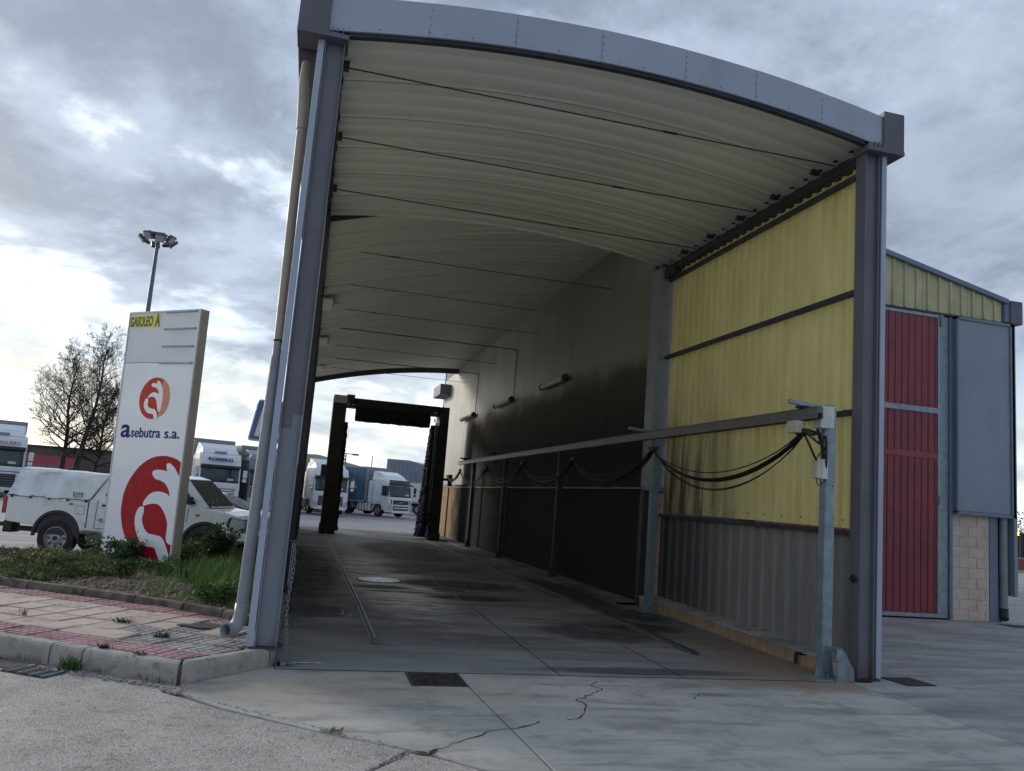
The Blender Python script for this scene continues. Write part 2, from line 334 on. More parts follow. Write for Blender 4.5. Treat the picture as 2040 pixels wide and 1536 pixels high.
def floor_material(name, kind):
    """concrete: kind 'apron' (clean), 'bay' (oily wash bay), 'yard'"""
    m = bpy.data.materials.new(name); m.use_nodes = True; t = NT(m.node_tree); M[name] = m
    pos, x, y, z = sep_pos(t)
    big = t.noise(t.mapping(pos, scale=(.55,1.2,1)), .9, 6, .6)
    str_ = t.noise(t.mapping(pos, scale=(.45,2.6,1), rot=(0,0,R(-12))), 1.7, 7, .66, .6)
    fine = t.noise(pos, 24, 6, .7); grit = t.noise(pos, 190, 3, .6); mid_ = t.noise(pos, 4.5, 7, .7)
    if kind == 'apron':
        col = t.mix(t.ramp(big, .34, .66), (.385,.385,.355), (.51,.505,.465))
        col = t.mix(t.math('MULTIPLY', ellipse(t, x, y, .2, -.75, 1.5, .45, pos, .6, .25), .6), col, (.40,.335,.275))
        col = t.mix(t.math('MULTIPLY', t.ramp(str_, .50, .66), .7), col, (.22,.23,.225))
        col = t.mix(t.math('MULTIPLY', t.ramp(str_, .44, .30), .35), col, (.53,.53,.50))
        for cx, cy, rx, ry, a in ((3.9,-.75,.20,.07,.5),(2.7,-1.75,.30,.10,.45),(2.2,-2.15,.22,.06,.4),(4.6,-1.3,.5,.08,.35),(.9,-.35,.10,.03,.5),(3.1,-1.3,.16,.05,.35),(5.0,-2.2,.6,.12,.3)):
            col = t.mix(t.math('MULTIPLY', ellipse(t, x, y, cx, cy, rx, ry, pos, .6, .3), a), col, (.16,.16,.155))
        for cx in (1.05,3.05,4.9):   # faint wheel tracks running into the bay
            tr_ = t.ramp(t.math('ABSOLUTE', t.math('SUBTRACT', t.math('ADD', x, t.math('MULTIPLY', y, .05)), cx)), .22, .06)
            col = t.mix(t.math('MULTIPLY', t.math('MULTIPLY', tr_, t.ramp(mid_, .42, .62)), .30), col, (.20,.20,.195))
        # grime washing out of the bay
        g = t.math('MULTIPLY', t.ramp(t.math('ADD', y, t.math('MULTIPLY', str_, .9)), -.25, .75), .6)
        col = t.mix(g, col, (.17,.18,.20))
        col = t.mix(t.math('MULTIPLY', ellipse(t, x, y, 5.5, -.25, 1.3, .28, pos, .5, .3), .85), col, (.29,.21,.15))
        rough = t.ramp(str_, .35, .65, .85, .68)
    elif kind == 'bay':
        col = t.mix(t.ramp(big, .32, .68), (.11,.11,.115), (.26,.265,.275))
        col = t.mix(t.math('MULTIPLY', t.ramp(str_, .48, .62), .62), col, (.07,.068,.07))
        edge = t.ramp(t.math('ADD', y, t.math('MULTIPLY', str_, 2.2)), 3.4, .9)
        col = t.mix(t.math('MULTIPLY', edge, .62), col, (.30,.32,.34))
        # pale worn strip just inside the left rail, and the centre strip near the gantry
        w1 = t.math('MULTIPLY', ellipse(t, x, y, 1.75, 8.2, .75, 4.6, pos, .5, .28), t.ramp(str_, .40, .50))
        col = t.mix(t.math('MULTIPLY', w1, .85), col, (.78,.80,.82))
        w2 = t.math('MULTIPLY', ellipse(t, x, y, 1.9, 19, .9, 7, pos, .5, .2), t.ramp(fine, .40, .6))
        col = t.mix(t.math('MULTIPLY', w2, .8), col, (.62,.64,.66))
        for cx, cy, rx, ry, a in ((2.9,16.5,1.1,3.0,.85),(3.0,10.6,1.3,1.0,.7),(3.0,7.3,1.2,.75,.85),(2.9,5.3,.75,.35,.95),(-.0,9,.85,5.5,.85),(.35,3.3,.4,.55,.7),
                                  (4.9,2.9,.5,.35,.9),(4.0,2.4,.8,.7,.6),(5.2,4.2,.5,.7,.75),(3.6,.15,1.2,.16,.6),(1.5,6.3,.5,.28,.8),(3.2,13.4,.9,.9,.8),(2.3,9.3,.5,.4,.7),(5.0,7,.5,2.5,.8)):
            col = t.mix(t.math('MULTIPLY', ellipse(t, x, y, cx, cy, rx, ry, pos, .30, .16), min(1,a*1.12)), col, (.022,.022,.024))
        br = t.ramp(x, 3.9, 5.6); col = t.mix(t.math('MULTIPLY', t.math('MULTIPLY', br, t.ramp(y, 3.6, .4)), .85), col, (.26,.175,.115))
        col = t.mix(t.math('MULTIPLY', ellipse(t, x, y, 3.3, 12, 1.2, 5, pos, .5, .2), .35), col, (.13,.10,.085))
        rough = t.ramp(str_, .35, .62, .92, .68)
    else:
        col = t.mix(t.ramp(big, .3, .7), (.29,.29,.285), (.43,.43,.42))
        col = t.mix(t.math('MULTIPLY', t.ramp(str_, .46, .66), .6), col, (.15,.16,.18))
        col = t.mix(t.math('MULTIPLY', t.ramp(str_, .42, .3), .5), col, (.42,.42,.44))
        far = t.ramp(y, 44, 48); purple = t.mix(t.ramp(big, .4, .6), (.16,.13,.16), (.22,.185,.215))
        col = t.mix(t.math('MULTIPLY', far, t.ramp(y, 78, 70)), col, purple)
        rough = t.ramp(str_, .35, .65, .85, .65)
    col = t.mix(t.math('MULTIPLY', t.ramp(fine, .52, .8), .28), col, t.mix(.5, col, (.08,.08,.08)))
    spot = t.n('ShaderNodeTexVoronoi', {'Vector': pos, 'Scale': 5.5}).outputs['Distance']
    col = t.mix(t.math('MULTIPLY', t.ramp(spot, .035, .02), .6), col, (.6,.62,.62))
    pit = t.n('ShaderNodeTexVoronoi', {'Vector': pos, 'Scale': 26}).outputs['Distance']
    col = t.mix(t.math('MULTIPLY', t.math('MULTIPLY', t.ramp(pit, .16, .07), t.ramp(mid_, .46, .62)), .55), col, (.10,.095,.09))
    col = t.mix(t.math('MULTIPLY', t.ramp(mid_, .48, .66), .36), col, (.22,.205,.185))
    b = t.n('ShaderNodeBsdfPrincipled', {'Base Color': col, 'Roughness': rough, 'Specular IOR Level': .22 if kind == 'bay' else .4})
    h = t.math('ADD', t.math('MULTIPLY', fine, .7), t.math('MULTIPLY', grit, .3))
    t.put(b.inputs['Normal'], t.n('ShaderNodeBump', {'Strength': .35, 'Distance': .012, 'Height': h}).outputs[0])
    t.put(t.n('ShaderNodeOutputMaterial').inputs[0], b.outputs[0]); return m
floor_material('conc_apron', 'apron'); floor_material('conc_bay', 'bay'); floor_material('conc_yard', 'yard')

def aggregate_material():
    m = bpy.data.materials.new('aggregate'); m.use_nodes = True; t = NT(m.node_tree); M['aggregate'] = m
    pos, x, y, z = sep_pos(t)
    big = t.noise(pos, 1.6, 6, .6); mid = t.noise(pos, 9, 6, .7)
    v = t.n('ShaderNodeTexVoronoi', {'Vector': pos, 'Scale': 75}); v2 = t.n('ShaderNodeTexVoronoi', {'Vector': pos, 'Scale': 150})
    col = t.mix(t.ramp(big, .3, .7), (.38,.355,.33), (.56,.53,.50))
    col = t.mix(t.math('MULTIPLY', t.ramp(mid, .50, .70), .6), col, (.14,.135,.14))
    bw = t.n('ShaderNodeRGBToBW', {0: v.outputs['Color']}).outputs[0]
    col = t.mix(t.math('MULTIPLY', t.ramp(bw, .62, .8), .45), col, (.60,.58,.56))
    col = t.mix(t.math('MULTIPLY', t.ramp(bw, .35, .2), .40), col, (.11,.11,.12))
    # damp dirt gathered along the kerb foot
    kd = t.math('ADD', t.math('MULTIPLY', t.math('ADD', x, .75), .505), t.math('MULTIPLY', t.math('ADD', y, .70), .863))
    col = t.mix(t.math('MULTIPLY', t.ramp(t.math('ADD', kd, t.math('MULTIPLY', mid, .25)), -.12, .06), .7), col, (.09,.085,.08))
    b = t.n('ShaderNodeBsdfPrincipled', {'Base Color': col, 'Roughness': .85})
    h = t.math('ADD', t.math('MULTIPLY', v.outputs['Distance'], -1.0), t.math('ADD', t.math('MULTIPLY', mid, 1.4), t.math('MULTIPLY', v2.outputs['Distance'], -.5)))
    t.put(b.inputs['Normal'], t.n('ShaderNodeBump', {'Strength': .7, 'Distance': .02, 'Height': h}).outputs[0])
    t.put(t.n('ShaderNodeOutputMaterial').inputs[0], b.outputs[0])
aggregate_material()

def special_materials():
    # post paint: dark grey-violet above, a lighter repainted coat below 2.2 m on the left post
    m = bpy.data.materials.new('post_paint'); m.use_nodes = True; t = NT(m.node_tree); M['post_paint'] = m
    pos, x, y, z = sep_pos(t)
    step = t.math('ADD', t.math('MULTIPLY', t.math('GREATER_THAN', x, -.12), .13), 2.13)
    f = t.math('MULTIPLY', t.math('LESS_THAN', z, step), t.math('LESS_THAN', x, 1.0))
    n = t.noise(pos, 1.3, 5); col = t.mix(t.ramp(n, .3, .7), (.125,.124,.152), (.15,.15,.182))
    col = t.mix(f, col, t.mix(t.ramp(n, .3, .7), (.19,.21,.255), (.22,.24,.285)))
    sc = t.noise(t.mapping(pos, scale=(1,1,.35)), 11, 4, .7)
    col = t.mix(t.math('MULTIPLY', t.ramp(sc, .66, .74), .8), col, (.05,.045,.05))
    foot = t.ramp(t.math('ADD', z, t.math('MULTIPLY', sc, .3)), .38, .22); col = t.mix(t.math('MULTIPLY', foot, .5), col, (.10,.065,.045)); rs = t.noise(t.mapping(pos, scale=(1,1,.08), loc=(2,7,1)), 14, 5, .7); col = t.mix(t.math('MULTIPLY', t.ramp(rs, .60, .74), .45), col, (.085,.07,.07))
    b = t.n('ShaderNodeBsdfPrincipled', {'Base Color': col, 'Roughness': .5})
    t.put(t.n('ShaderNodeOutputMaterial').inputs[0], b.outputs[0])
    # translucent yellow ribbed sheet with brown soot that has run down near its far end
    m = bpy.data.materials.new('grp_yellow'); m.use_nodes = True; t = NT(m.node_tree); M['grp_yellow'] = m
    pos, x, y, z = sep_pos(t)
    n = t.noise(t.mapping(pos, scale=(1,1,.3)), 3.5, 6, .65)
    col = t.mix(t.ramp(n, .3, .7), (.86,.79,.44), (.94,.88,.56))
    vst = t.noise(t.mapping(pos, scale=(1,1,.05), loc=(0,3,0)), 9, 5, .7)
    col = t.mix(t.math('MULTIPLY', t.ramp(vst, .5, .72), .12), col, (.50,.38,.18))
    soot_shade = t.math('MULTIPLY', t.ramp(y, 2.3, 5.2), t.ramp(t.math('ADD', z, t.math('MULTIPLY', t.noise(pos, 1.5, 4), 1.2)), 4.3, 2.4))
    col = t.mix(t.math('MULTIPLY', soot_shade, t.ramp(vst, .40, .56)), col, (.13,.085,.05))
    col = t.mix(t.math('MULTIPLY', t.ramp(z, 3.2, 2.0), t.math('MULTIPLY', t.ramp(y, 1.8, 5.4), .35)), col, (.20,.15,.09))
    d = t.n('ShaderNodeBsdfPrincipled', {'Base Color': col, 'Roughness': .5}); tr = t.n('ShaderNodeBsdfTranslucent', {'Color': col})
    t.put(t.n('ShaderNodeOutputMaterial').inputs[0], t.n('ShaderNodeMixShader', {0: .55, 1: d.outputs[0], 2: tr.outputs[0]}).outputs[0])
    m = bpy.data.materials.new('grp_left_fill'); m.use_nodes = True; t = NT(m.node_tree); M['grp_left_fill'] = m  # unseen left sheets, made translucent to let light into the hall
    pos, x, y, z = sep_pos(t)
    col = t.mix(t.ramp(t.noise(t.mapping(pos, scale=(1,1,.2)), 3, 5, .6), .3, .7), (.50,.50,.44), (.66,.66,.58))
    d = t.n('ShaderNodeBsdfPrincipled', {'Base Color': col, 'Roughness': .5}); tr = t.n('ShaderNodeBsdfTranslucent', {'Color': col})
    t.put(t.n('ShaderNodeOutputMaterial').inputs[0], t.n('ShaderNodeMixShader', {0: .6, 1: d.outputs[0], 2: tr.outputs[0]}).outputs[0])
    # grey ribbed sheet, sooty towards the hall
    m = bpy.data.materials.new('grey_sheet'); m.use_nodes = True; t = NT(m.node_tree); M['grey_sheet'] = m
    pos, x, y, z = sep_pos(t)
    vst = t.noise(t.mapping(pos, scale=(1,1,.12)), 8, 5, .7)
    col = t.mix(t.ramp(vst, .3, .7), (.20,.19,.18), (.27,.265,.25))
    soot_shade = t.ramp(t.math('ADD', y, t.math('MULTIPLY', vst, 1.6)), 3.2, 5.4)
    col = t.mix(t.math('MULTIPLY', soot_shade, .85), col, (.03,.032,.034))
    b = t.n('ShaderNodeBsdfPrincipled', {'Base Color': col, 'Roughness': .5})
    t.put(t.n('ShaderNodeOutputMaterial').inputs[0], b.outputs[0])
    # cream roof sheet
    m = bpy.data.materials.new('roof_cream'); m.use_nodes = True; t = NT(m.node_tree); M['roof_cream'] = m
    pos, x, y, z = sep_pos(t)
    n = t.noise(t.mapping(pos, scale=(.3,2,1)), 1.2, 6, .6)
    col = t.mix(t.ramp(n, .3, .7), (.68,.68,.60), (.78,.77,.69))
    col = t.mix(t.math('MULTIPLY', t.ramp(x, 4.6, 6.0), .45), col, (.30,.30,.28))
    sp = t.noise(pos, 5, 7, .75); col = t.mix(t.math('MULTIPLY', t.ramp(sp, .63, .72), .5), col, (.2,.18,.15))
    b = t.n('ShaderNodeBsdfPrincipled', {'Base Color': col, 'Roughness': .45})
    t.put(t.n('ShaderNodeOutputMaterial').inputs[0], b.outputs[0])
    # hall wall panels: off-white, lorry soot and painted hall shade below a ragged line
    m = bpy.data.materials.new('wall_soot_shade'); m.use_nodes = True; t = NT(m.node_tree); M['wall_soot_shade'] = m
    pos, x, y, z = sep_pos(t)
    n = t.noise(pos, .8, 5, .6); vst = t.noise(t.mapping(pos, scale=(1,1,.1)), 4, 5, .7)
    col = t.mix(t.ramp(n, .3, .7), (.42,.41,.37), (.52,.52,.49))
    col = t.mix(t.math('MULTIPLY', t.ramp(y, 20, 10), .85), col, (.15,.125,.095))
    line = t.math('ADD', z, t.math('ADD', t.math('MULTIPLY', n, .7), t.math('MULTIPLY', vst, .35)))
    soot_shade = t.math('MULTIPLY', t.ramp(line, 5.3, 4.5), t.ramp(t.math('ADD', y, t.math('MULTIPLY', n, 1.5)), 24.4, 22.6))
    col = t.mix(t.math('MULTIPLY', soot_shade, .90), col, (.060,.050,.040))
    col = t.mix(t.math('MULTIPLY', t.math('MULTIPLY', soot_shade, t.ramp(z, 4.4, 2.8)), .85), col, (.020,.021,.022))
    b = t.n('ShaderNodeBsdfPrincipled', {'Base Color': col, 'Roughness': t.ramp(soot_shade, 0.0, 1.0, .5, .9), 'Specular IOR Level': t.ramp(soot_shade, 0.0, 1.0, .45, .25)})
    t.put(t.n('ShaderNodeOutputMaterial').inputs[0], b.outputs[0])
    m = bpy.data.materials.new('block_soot_shade'); m.use_nodes = True; t = NT(m.node_tree); M['block_soot_shade'] = m  # blocks: soot plus painted shade of the hall, pale towards the exit
    pos, x, y, z = sep_pos(t)
    n = t.noise(pos, 3, 5, .6)
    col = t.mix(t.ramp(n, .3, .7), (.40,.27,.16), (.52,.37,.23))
    soot_shade = t.ramp(t.math('ADD', y, t.math('MULTIPLY', t.noise(pos, 1.2, 5), 2.5)), 26.8, 24.6)
    col = t.mix(t.math('MULTIPLY', soot_shade, .99), col, (.030,.031,.033))
    b = t.n('ShaderNodeBsdfPrincipled', {'Base Color': col, 'Roughness': .9, 'Specular IOR Level': .1})
    t.put(b.inputs['Normal'], t.n('ShaderNodeBump', {'Strength': .8, 'Distance': .02, 'Height': t.noise(pos, 22, 5, .7)}).outputs[0])
    t.put(t.n('ShaderNodeOutputMaterial').inputs[0], b.outputs[0])
special_materials()

# ------------------------------------------------------------------ ground
def ground():
    ys = [-300,-60,-20,-8,-4,0,2,4,8,9.5,12,16,20,22,24,28,34,40,46,51,56,65,75,90,120,200,400,900,2000]
    xs = [-1500,-300,-80,-30,-12,-6,-3,-.9,0,3,6,9,14,25,60,200,1500]
    b = MB(); b.sheet(lambda u,v: (xs[round(u*(len(xs)-1))], ys[round(v*(len(ys)-1))], gz(ys[round(v*(len(ys)-1))])-.02+dip(xs[round(u*(len(xs)-1))],ys[round(v*(len(ys)-1))])), len(xs)-1, len(ys)-1)
    tag(b.build('ground', M['conc_yard']), kind='structure')
    fore = thing('forecourt', 'cracked concrete forecourt in front of and inside the wash bay', loc=(3,0,0), kind='structure')
    def slab(name, poly, m, top=0.0, th=.05):
        b = MB(); b.prism(poly, -th, top, 2); return b.build(name, m, fore, bevel=.006, seg=1)
    # exposed-aggregate road in the left foreground
    slab('road_slab', [(-.80,-.97),(-.34,-1.42),(.28,-1.91),(.88,-2.31),(.58,-2.70),(-.3,-3.7),(-1.2,-4.8),(-2.2,-6.5),(-14,-6.5),(-14,6.95),(-2.5,.20),(-1.75,-.2),(-.85,-.74)], M['aggregate'])
    slab('road_slab', [(.92,-2.34),(1.03,-2.44),(1.31,-2.71),(1.9,-3.3),(2.1,-5),(1.0,-6.5),(-2.1,-6.5),(-1.14,-4.8),(-.25,-3.7),(.62,-2.70)], M['aggregate'])
    slab('concrete_slab', [(-.72,-.94),(-.33,-1.38),(.29,-1.88),(.91,-2.30),(1.05,-2.41),(1.33,-2.69),(1.73,-3.1),(1.735,-2.7),(1.685,-1.8),(1.62,-.62),(1.60,-.12),(-.02,-.12),(-.03,.0),(-.70,-.74)], M['conc_apron'])
    slab('concrete_slab', [(1.615,-.12),(1.635,-.62),(1.70,-1.8),(1.75,-2.7),(1.76,-3.2),(1.95,-6.5),(5.85,-6.5),(5.85,-.12)], M['conc_apron'])
    slab('concrete_slab', [(5.865,-6.5),(5.865,-.12),(6.1,-.1),(6.36,.06),(6.36,5.28),(14,5.28),(30,5.28),(30,-6.5)], M['conc_yard'], top=-.003)
    # bay floor: three lanes of slabs split by long joints
    b = MB()
    for x0,x1 in ((-.02,2.62),(2.634,3.93),(3.944,5.94)):
        b = MB(); ya = [-.1,2,4,8,12,16,20,24,28]
        for a,c in zip(ya, ya[1:]):
            b.add([(x0,a,gz(a)),(x1,a,gz(a)),(x1,c,gz(c)),(x0,c,gz(c))], [(0,1,2,3)])
        b.build('bay_slab', M['conc_bay'], fore)
    b = MB(); b.add([(6.36,-.0,-.003)]*0, []) 
    # thin worn pale lines of the long joints
    for x, y0, y1 in ((3.937,1.3,9),(2.627,4,20),(4.05,10,19)):
        b = MB(); n = 26; random.seed(int(x*100))
        for i in range(n):
            if random.random() < .3: continue
            a = y0+(y1-y0)*i/n; c = a+(y1-y0)/n; w = random.uniform(.010,.026)
            b.add([(x-w,a,gz(a)+.004),(x+w,a,gz(a)+.004),(x+w*random.uniform(.5,1),c,gz(c)+.004),(x-w*random.uniform(.5,1),c,gz(c)+.004)], [(0,1,2,3)])
        b.build('joint_line', M['pale_joint'], fore)
    # jagged cracks
    def crack(pts, w=.007, z=.003, seed=1):
        random.seed(seed); P = []
        for (a,c) in zip(pts, pts[1:]):
            a = Vector(a); c = Vector(c); k = max(2, int((c-a).length/.05)); d = (c-a).normalized(); nn = Vector((-d.y,d.x))
            for i in range(k): P.append(a.lerp(c,i/k)+nn*(random.uniform(-.022,.022) if i else 0))
        P.append(Vector(pts[-1])); b = MB(); L = []; 
        for i,p in enumerate(P):
            q = P[min(i+1,len(P)-1)]-P[max(i-1,0)]; nn = Vector((-q.y,q.x)).normalized(); ww = w*random.uniform(.25,1.25)
            L.append(((p.x-nn.x*ww, p.y-nn.y*ww, z), (p.x+nn.x*ww, p.y+nn.y*ww, z)))
        b.add([v for pr in L for v in pr], [(2*i,2*i+1,2*i+3,2*i+2) for i in range(len(L)-1)])
        return b.build('crack', M['crack'], fore)
    crack([(.93,-2.34),(1.02,-2.40),(1.06,-2.30),(1.25,-2.15),(1.4,-2.03),(1.52,-1.90),(1.69,-1.84),(1.85,-1.76),(1.96,-1.66)], .0075, seed=2)
    crack([(2.2,-1.60),(2.32,-1.55),(2.42,-1.38),(2.50,-1.2),(2.47,-1.02),(2.66,-.85),(2.86,-.62),(2.80,-.48),(2.92,-.35)], .0065, seed=3)
    crack([(1.07,-2.30),(1.0,-2.42),(.9,-2.36)], .012, seed=5)
    crack([(3.6,-.93),(3.75,-.75),(3.9,-.68)], .004, seed=8)
    crack([(5.02,-.18),(5.12,-.3),(5.1,-.42)], .004, seed=9)
    # rubble, flaking grout and grit along the kerb foot and the apron joint
    b = MB(); random.seed(11)
    def chip(x, y, r, z=0):
        a = random.random()*6; b.obox((x,y,z+r*.25), r*random.uniform(.7,1.6), r, r*.6, a, random.uniform(-.3,.3), random.uniform(-.3,.3))
    for i in range(170):
        s = random.random()**1.4; x = -.72-1.25*s+random.gauss(0,.02); y = -.86+.66*s*1.02-abs(random.gauss(0,.035)); chip(x, y, random.uniform(.006,.028))
    for i in range(60): chip(-.74+random.gauss(0,.05), -.93+random.gauss(0,.05), random.uniform(.006,.03))
    for i in range(70):
        s = random.random(); x = -.7+1.6*s; chip(x+random.gauss(0,.012), -.98-1.36*s*.98+random.gauss(0,.012), random.uniform(.004,.013))
    for i in range(60):
        s = random.random(); chip(.6+.3*s+random.gauss(0,.01), -2.68+.33*s+random.gauss(0,.01), random.uniform(.004,.012))
    for i in range(50): chip(random.uniform(0,5.6), random.uniform(-1,5), random.uniform(.003,.011))
    tag(b.build('rubble', M['kerb']), 'loose chips of grout and grit along the foot of the kerb', 'rubble', kind='stuff')
    return fore
ground()

# ------------------------------------------------------------------ pavement, kerbs and planting bed
D1 = Vector((-.863,.505,0)); N1 = Vector((.505,.863,0)); C0 = Vector((-.75,-.70,0))
def pavement():
    pav = thing('pavement', 'raised pavement of pink and cream tiles left of the wash bay', loc=(-1.5,1,0), kind='structure')
    def P(s, t, z=0): p = C0+D1*s+N1*t; return (p.x, p.y, z)
    # solid base under tiles
    b = MB(); b.prism([P(0,.05)[:2], P(9,.05)[:2], P(9,2.3)[:2], (-.42,1.32), (-.30,.75), (-.26,.06)], -.02, .122, 2); b.build('base', M['grout'], pav)
    b = MB(); b.prism([(-.30,-.02),(-.045,.03),(-.045,.8),(-.32,.9)], -.02, .132, 2); b.build('concrete_infill', M['kerb'], pav)
    T = .335
    protos = {}
    def tile_mesh(kind, var):
        b = MB(); k = 1 if kind == 'yellow' else 4; g = .008 if kind == 'yellow' else .009; w = (T-.012)/k; random.seed(var)
        for i in range(k):
            for j in range(k):
                x0 = .006+i*w+g/2; y0 = .006+j*w+g/2; x1 = x0+w-g; y1 = y0+w-g; h = .150
                b.add([(x0,y0,.138),(x1,y0,.138),(x1,y1,.138),(x0,y1,.138),(x0+.006,y0+.006,h),(x1-.006,y0+.006,h),(x1-.006,y1-.006,h),(x0+.006,y1-.006,h)],
                      [(4,5,6,7),(0,1,5,4),(1,2,6,5),(2,3,7,6),(3,0,4,7)])
        b.add([(.005,.005,.138),(T-.005,.005,.138),(T-.005,T-.005,.138),(.005,T-.005,.138),(.005,.005,.12),(T-.005,.005,.12),(T-.005,T-.005,.12),(.005,T-.005,.12)],
              [(0,1,2,3),(0,4,5,1),(1,5,6,2),(2,6,7,3),(3,7,4,0)])
        return b
    ang = math.atan2(N1.y, N1.x)
    me = {}
    for kind, mt in (('yellow','tile_yellow'),('pink','tile_pink'),('grey','tile_grey')):
        for vv in range(1): me[kind] = tile_mesh(kind, vv)
    import bmesh
    dat = {}
    for k in me:
        o = me[k].build('tile', M['tile_'+k], None); dat[k] = o.data; bpy.data.objects.remove(o)
    random.seed(5)
    X = N1; Y = D1   # tile local axes: x along N1, y along D1
    for r in range(6):
        t0 = .125+r*T
        for c in range(-4, 24):
            s0 = c*T+(T/2 if r%2 else 0)*0+.02
            cx = C0+X*(t0+T/2)+Y*(s0+T/2)
            # right boundary: kerb return (line from C0 towards (.69,.73)) offset inwards
            def right(p): return (p.x-C0.x)*.73-(p.y-C0.y)*.69
            corners = [C0+X*(t0+a*T)+Y*(s0+d*T) for a in(0,1) for d in(0,1)]
            lim = -.135
            if all(right(q) > lim for q in corners): continue
            if cx.x > -.22 or min(q.x for q in corners) > -.32: continue
            clip = any(right(q) > lim for q in corners) or max(q.x for q in corners) > -.28
            kind = 'pink' if r in (0,5) else 'yellow'
            if 1 <= r <= 4 and s0 < 1.25-.12*abs(r-3) and random.random() < .82: kind = 'grey'
            dz = random.uniform(-.007,.005)-(.008 if kind == 'grey' else 0)
            rot = Matrix(((X.x,Y.x,0,0),(X.y,Y.y,0,0),(0,0,1,0),(0,0,0,1)))
            loc = C0+X*t0+Y*s0; mw = Matrix.Translation(loc+Vector((0,0,dz)))@rot@Matrix.Rotation(random.uniform(-.02,.02),4,'X')@Matrix.Rotation(random.uniform(-.02,.02),4,'Y')@Matrix.Rotation(random.uniform(-.012,.012),4,'Z')
            d = dat[kind]
            if clip:
                d = d.copy(); bm = bmesh.new(); bm.from_mesh(d); inv = mw.inverted()
                co = inv@(C0+Vector((.69,.73,0))*.3+Vector((.73,-.69,0))*lim); no = (inv.to_3x3()@Vector((.73,-.69,0)))
                bmesh.ops.bisect_plane(bm, geom=bm.verts[:]+bm.edges[:]+bm.faces[:], plane_co=co, plane_no=no, clear_outer=True)
                co = inv@Vector((-.28,0,0)); no = inv.to_3x3()@Vector((1,0,0))
                bmesh.ops.bisect_plane(bm, geom=bm.verts[:]+bm.edges[:]+bm.faces[:], plane_co=co, plane_no=no, clear_outer=True)
                bm.to_mesh(d); bm.free()
                if not d.polygons: continue
            o = bpy.data.objects.new('tile', d); COL.objects.link(o); o.parent = pav; mw = mw.copy(); mw.translation -= WOFF[pav.name]; o.matrix_basis = mw
    # kerb stones: rounded outer-top edge
    prof = [(0,-.05),(0,.10),(.006,.125),(.018,.142),(.035,.150),(.125,.150),(.125,-.05)]
    def stone(p0, p1, m='kerb', w=1.0, name='kerb_stone', h=1.0, cut0=0, cut1=0):
        p0 = Vector((*p0,0)); p1 = Vector((*p1,0)); d = (p1-p0).normalized(); nn = Vector((-d.y,d.x,0))
        if nn.y < 0: nn = -nn
        rings = []
        for k in range(5):
            q = p0.lerp(p1, k/4); e = 0
            rings.append([q+nn*(a*w)+d*((cut0*a if k == 0 else 0)+(cut1*a if k == 4 else 0))+Vector((0,0,z*h+random.uniform(-.001,.001))) for a,z in prof])
        b = MB(); b.loft(rings); o = b.build(name, M[m], pav, bevel=.004, seg=1); return o
    E = [0,.94,1.27,2.3,3.3,4.3,5.3,6.3,7.3,8.3]
    for i,(a,c) in enumerate(zip(E,E[1:])):
        g = .008 if i else .0
        stone(P(a+g,0)[:2], P(c-.008,0)[:2], cut0=.55 if i == 0 else 0)
    ex = Vector((.69,.725,0)); K0 = C0+Vector((.03,-.0,0))
    k1 = K0+ex*.93; k2 = K0+ex*.955; k3 = Vector((-.035,.03,0))
    stone((K0.x,K0.y), (k1.x,k1.y), cut0=.9)
    stone((k2.x,k2.y), (k3.x+.01,k3.y+.04), cut0=0)
    # mortar wedge at the corner
    b = MB(); b.prism([(-.752,-.69),(-.738,-.700),(-.715,-.68),(-.74,-.62)], -.03, .130, 2); b.build('mortar', M['kerb_old'], pav)
    # bed border stones
    BP = [(-6.6,5.6),(-5.6,4.9),(-4.6,4.2),(-3.75,3.6),(-3.0,3.12),(-2.3,2.72),(-1.68,2.34),(-1.1,1.92),(-.66,1.60),(-.36,1.28)]
    for a,c in zip(BP, BP[1:]):
        a = Vector(a); c = Vector(c); d = (c-a).normalized(); 
        stone(tuple(a+d*.008), tuple(c-d*.008), m='kerb_old', w=.85, name='border_stone', h=1.5)
    # fallen broken tile / puddle patch beside the pipe
    b = MB(); b.prism([(-1.02,1.02),(-.72,1.16),(-.45,.98),(-.52,.84),(-.8,.86)], .13, .157, 2); b.build('broken_slab', M['rust_plate'], pav, bevel=.004)
    return pav
pavement()

